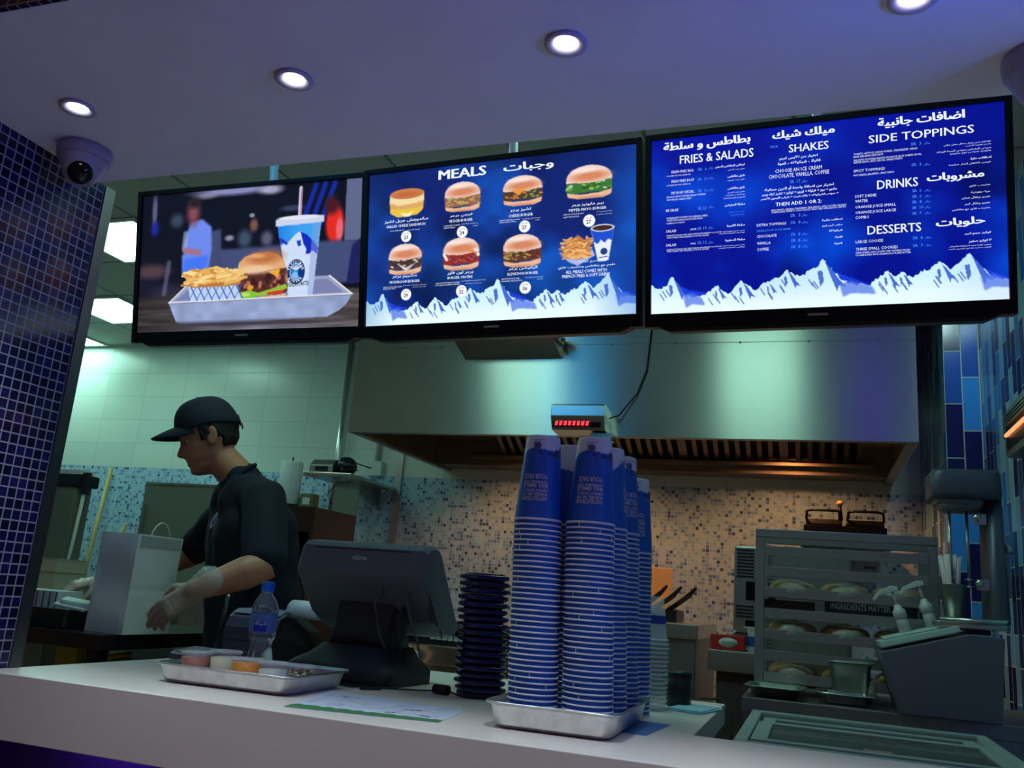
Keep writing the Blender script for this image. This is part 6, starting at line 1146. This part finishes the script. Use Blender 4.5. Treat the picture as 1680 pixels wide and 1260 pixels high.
# cap
cp=MB(); rg=[]; NA=64
for i,(t_) in enumerate(np.linspace(0,1,18)):
    z=.034+.106*math.sin(t_*PI/2); s_=math.cos(t_*PI/2)**.62 if t_<1 else .0; q=[]
    for k in range(NA):
        a=2*PI*k/NA; c,sn=math.cos(a),math.sin(a); ribs=1+.004*abs(math.sin(a*3)); x=(.104 if c>0 else .112)*c*max(s_,.004)*ribs-.006; y=.088*sn*max(s_,.004)*ribs
        zz=z-(.0 if c>0 else .018*(-c))*(1-t_); q.append(HM@Vector((x,y,zz)))
    rg.append(q)
loft(cp,rg,cap0=False,cap1=True); capo=cp.build('cap',M_capm,man); sd=capo.modifiers.new('thickness','SOLIDIFY'); sd.thickness=.002
bm_=MB(); n=20; top=[]; 
for j in range(8):
    s_=j/7
    for k in range(n+1):
        y=-.078+.156*k/n; yy=y/.078; x0=.098*math.sqrt(max(0,1-(y/.09)**2))-.006; x1=x0+.088*(1-yy*yy)**.55 if abs(yy)<1 else x0; x=x0-.004+(x1-x0)*s_
        top.append(HM@Vector((x,y*(1-.08*s_),.064-.034*yy*yy-.006*s_*s_-.010*s_)))
bm_.add(top,[(j*(n+1)+k,j*(n+1)+k+1,(j+1)*(n+1)+k+1,(j+1)*(n+1)+k) for j in range(7) for k in range(n)],0,True); br=bm_.build('brim',M_capm,capo); sd=br.modifiers.new('thickness','SOLIDIFY'); sd.thickness=.006
b=MB(); b.sphere(HM@Vector((-.006,0,.141)),.007,0,12,8,(1,1,.6)); b.build('button',M_capm,capo)
b=MB(); arc=[HM@Vector((-.117+.0,.024*math.cos(R(a)),.012+.036*math.sin(R(a)))) for a in range(0,181,15)]; b.tube(arc,.0028,6); b.box(-.002,.002,-.028,.028,-.008,.006,0,HM@Matrix.Translation((-.120,0,.006))); b.build('adjuster_strap',M_black,capo)
# T-shirt
sh=MB()
up3=Vector((0,0,1))
for a,b_,r0,r1 in ((hip+Vector((0,0,-.02)),hip.lerp(chest,.5),.135,.135),(hip.lerp(chest,.5),chest,.135,.140),(chest,neck0+Vector((.0,.0,-.06)),.135,.10)):
    caps(sh,a+lat*.055,b_+lat*.075,r0,r1,24); caps(sh,a-lat*.055,b_-lat*.075,r0,r1,24)
caps(sh,neck0+Vector((.01,.01,-.035)),Ls,.085,.074); caps(sh,neck0+Vector((0,.01,-.035)),Rs,.085,.074)
caps(sh,neck0+Vector((0,0,-.03)),neck0+(neck1-neck0)*.22,.08,.069,24)
caps(sh,Ls,Ls.lerp(Le,.90),.076,.066,24); caps(sh,Rs,Rs.lerp(Re,.85),.074,.062,24)
caps(sh,chest+fwd*.035,hip+fwd*.045,.11,.125,24)
so=fuse(sh,'t_shirt',M_shirt,man,.0085,6)
n=len(so.data.vertices); c=np.empty(n*3); so.data.vertices.foreach_get('co',c); nn=np.empty(n*3); so.data.vertices.foreach_get('normal',nn); c=c.reshape(-1,3); nn=nn.reshape(-1,3)
w_=np.sin(c[:,0]*38+c[:,2]*26+2*np.sin(c[:,1]*17))*np.sin(c[:,2]*31-c[:,1]*24); c+=nn*(.0045*w_)[:,None]; so.data.vertices.foreach_set('co',c.ravel()); so.data.update()
b=MB(); nk=neck0+(neck1-neck0)*.27; ax=(neck1-neck0).normalized(); e1=ax.cross(Vector((0,0,1))).normalized(); e2=ax.cross(e1); ring=[nk+e1*.071*math.cos(R(a))+e2*.071*math.sin(R(a)) for a in range(0,361,12)]; b.tube(ring,.0055,8); b.build('collar',M_shirt,so)
tr=MB(); caps(tr,hip+Vector((0,0,-.05))+lat*.05,hip+Vector((0,0,-.10))+lat*.06,.14,.12); caps(tr,hip+Vector((0,0,-.05))-lat*.05,hip+Vector((0,0,-.10))-lat*.06,.14,.12)
for s_ in (-1,1):
    hp=hip+lat*.09*s_; kn=hp+Vector((-.02,.0,-.45)); ak=kn+Vector((.02,0,-.4)); ak.z=.12; caps(tr,hp,kn,.105,.075); caps(tr,kn,ak,.075,.06)
fuse(tr,'trousers',M_trou,man,.012,3)
b=MB()
for s_ in (-1,1):
    hp=hip+lat*.09*s_; a=hp+Vector((0,.0,0)); a=Vector((a.x,a.y,.045)); caps(b,a-fwd*.04,a+fwd*.15,.044,.038)
so2=fuse(b,'shoes',M_black,man,.008,2)

from mathutils.bvhtree import BVHTree
bv=BVHTree.FromPolygons([v.co for v in so.data.vertices],[tuple(p.vertices) for p in so.data.polygons])
o0=P(-1.90,2.10,1.545); hit,nrm,_,_=bv.ray_cast(o0,(P(-1.86,2.6,1.50)-o0).normalized())
if hit is not None:
    zq=nrm.normalized(); xq=Vector((0,0,1)).cross(zq).normalized(); yq=zq.cross(xq); TM=Matrix(((xq.x,yq.x,zq.x,hit.x+zq.x*.003),(xq.y,yq.y,zq.y,hit.y+zq.y*.003),(xq.z,yq.z,zq.z,hit.z+zq.z*.003),(0,0,0,1)))
    b=MB(); b.lathe([(.0001,.001),(.026,.001),(.028,.0),(.028,-.004)],28,0,TM@Matrix.Diagonal((.8,1.15,1,1))); b.lathe([(.0001,.0016),(.017,.0016),(.017,.001)],24,1,TM@Matrix.Diagonal((.8,1.15,1,1))); b.build('chest_emblem',[mat('emblem_lilac',rgb(150,140,176),.7),mat('emblem_blue',rgb(56,60,140),.7)],so)
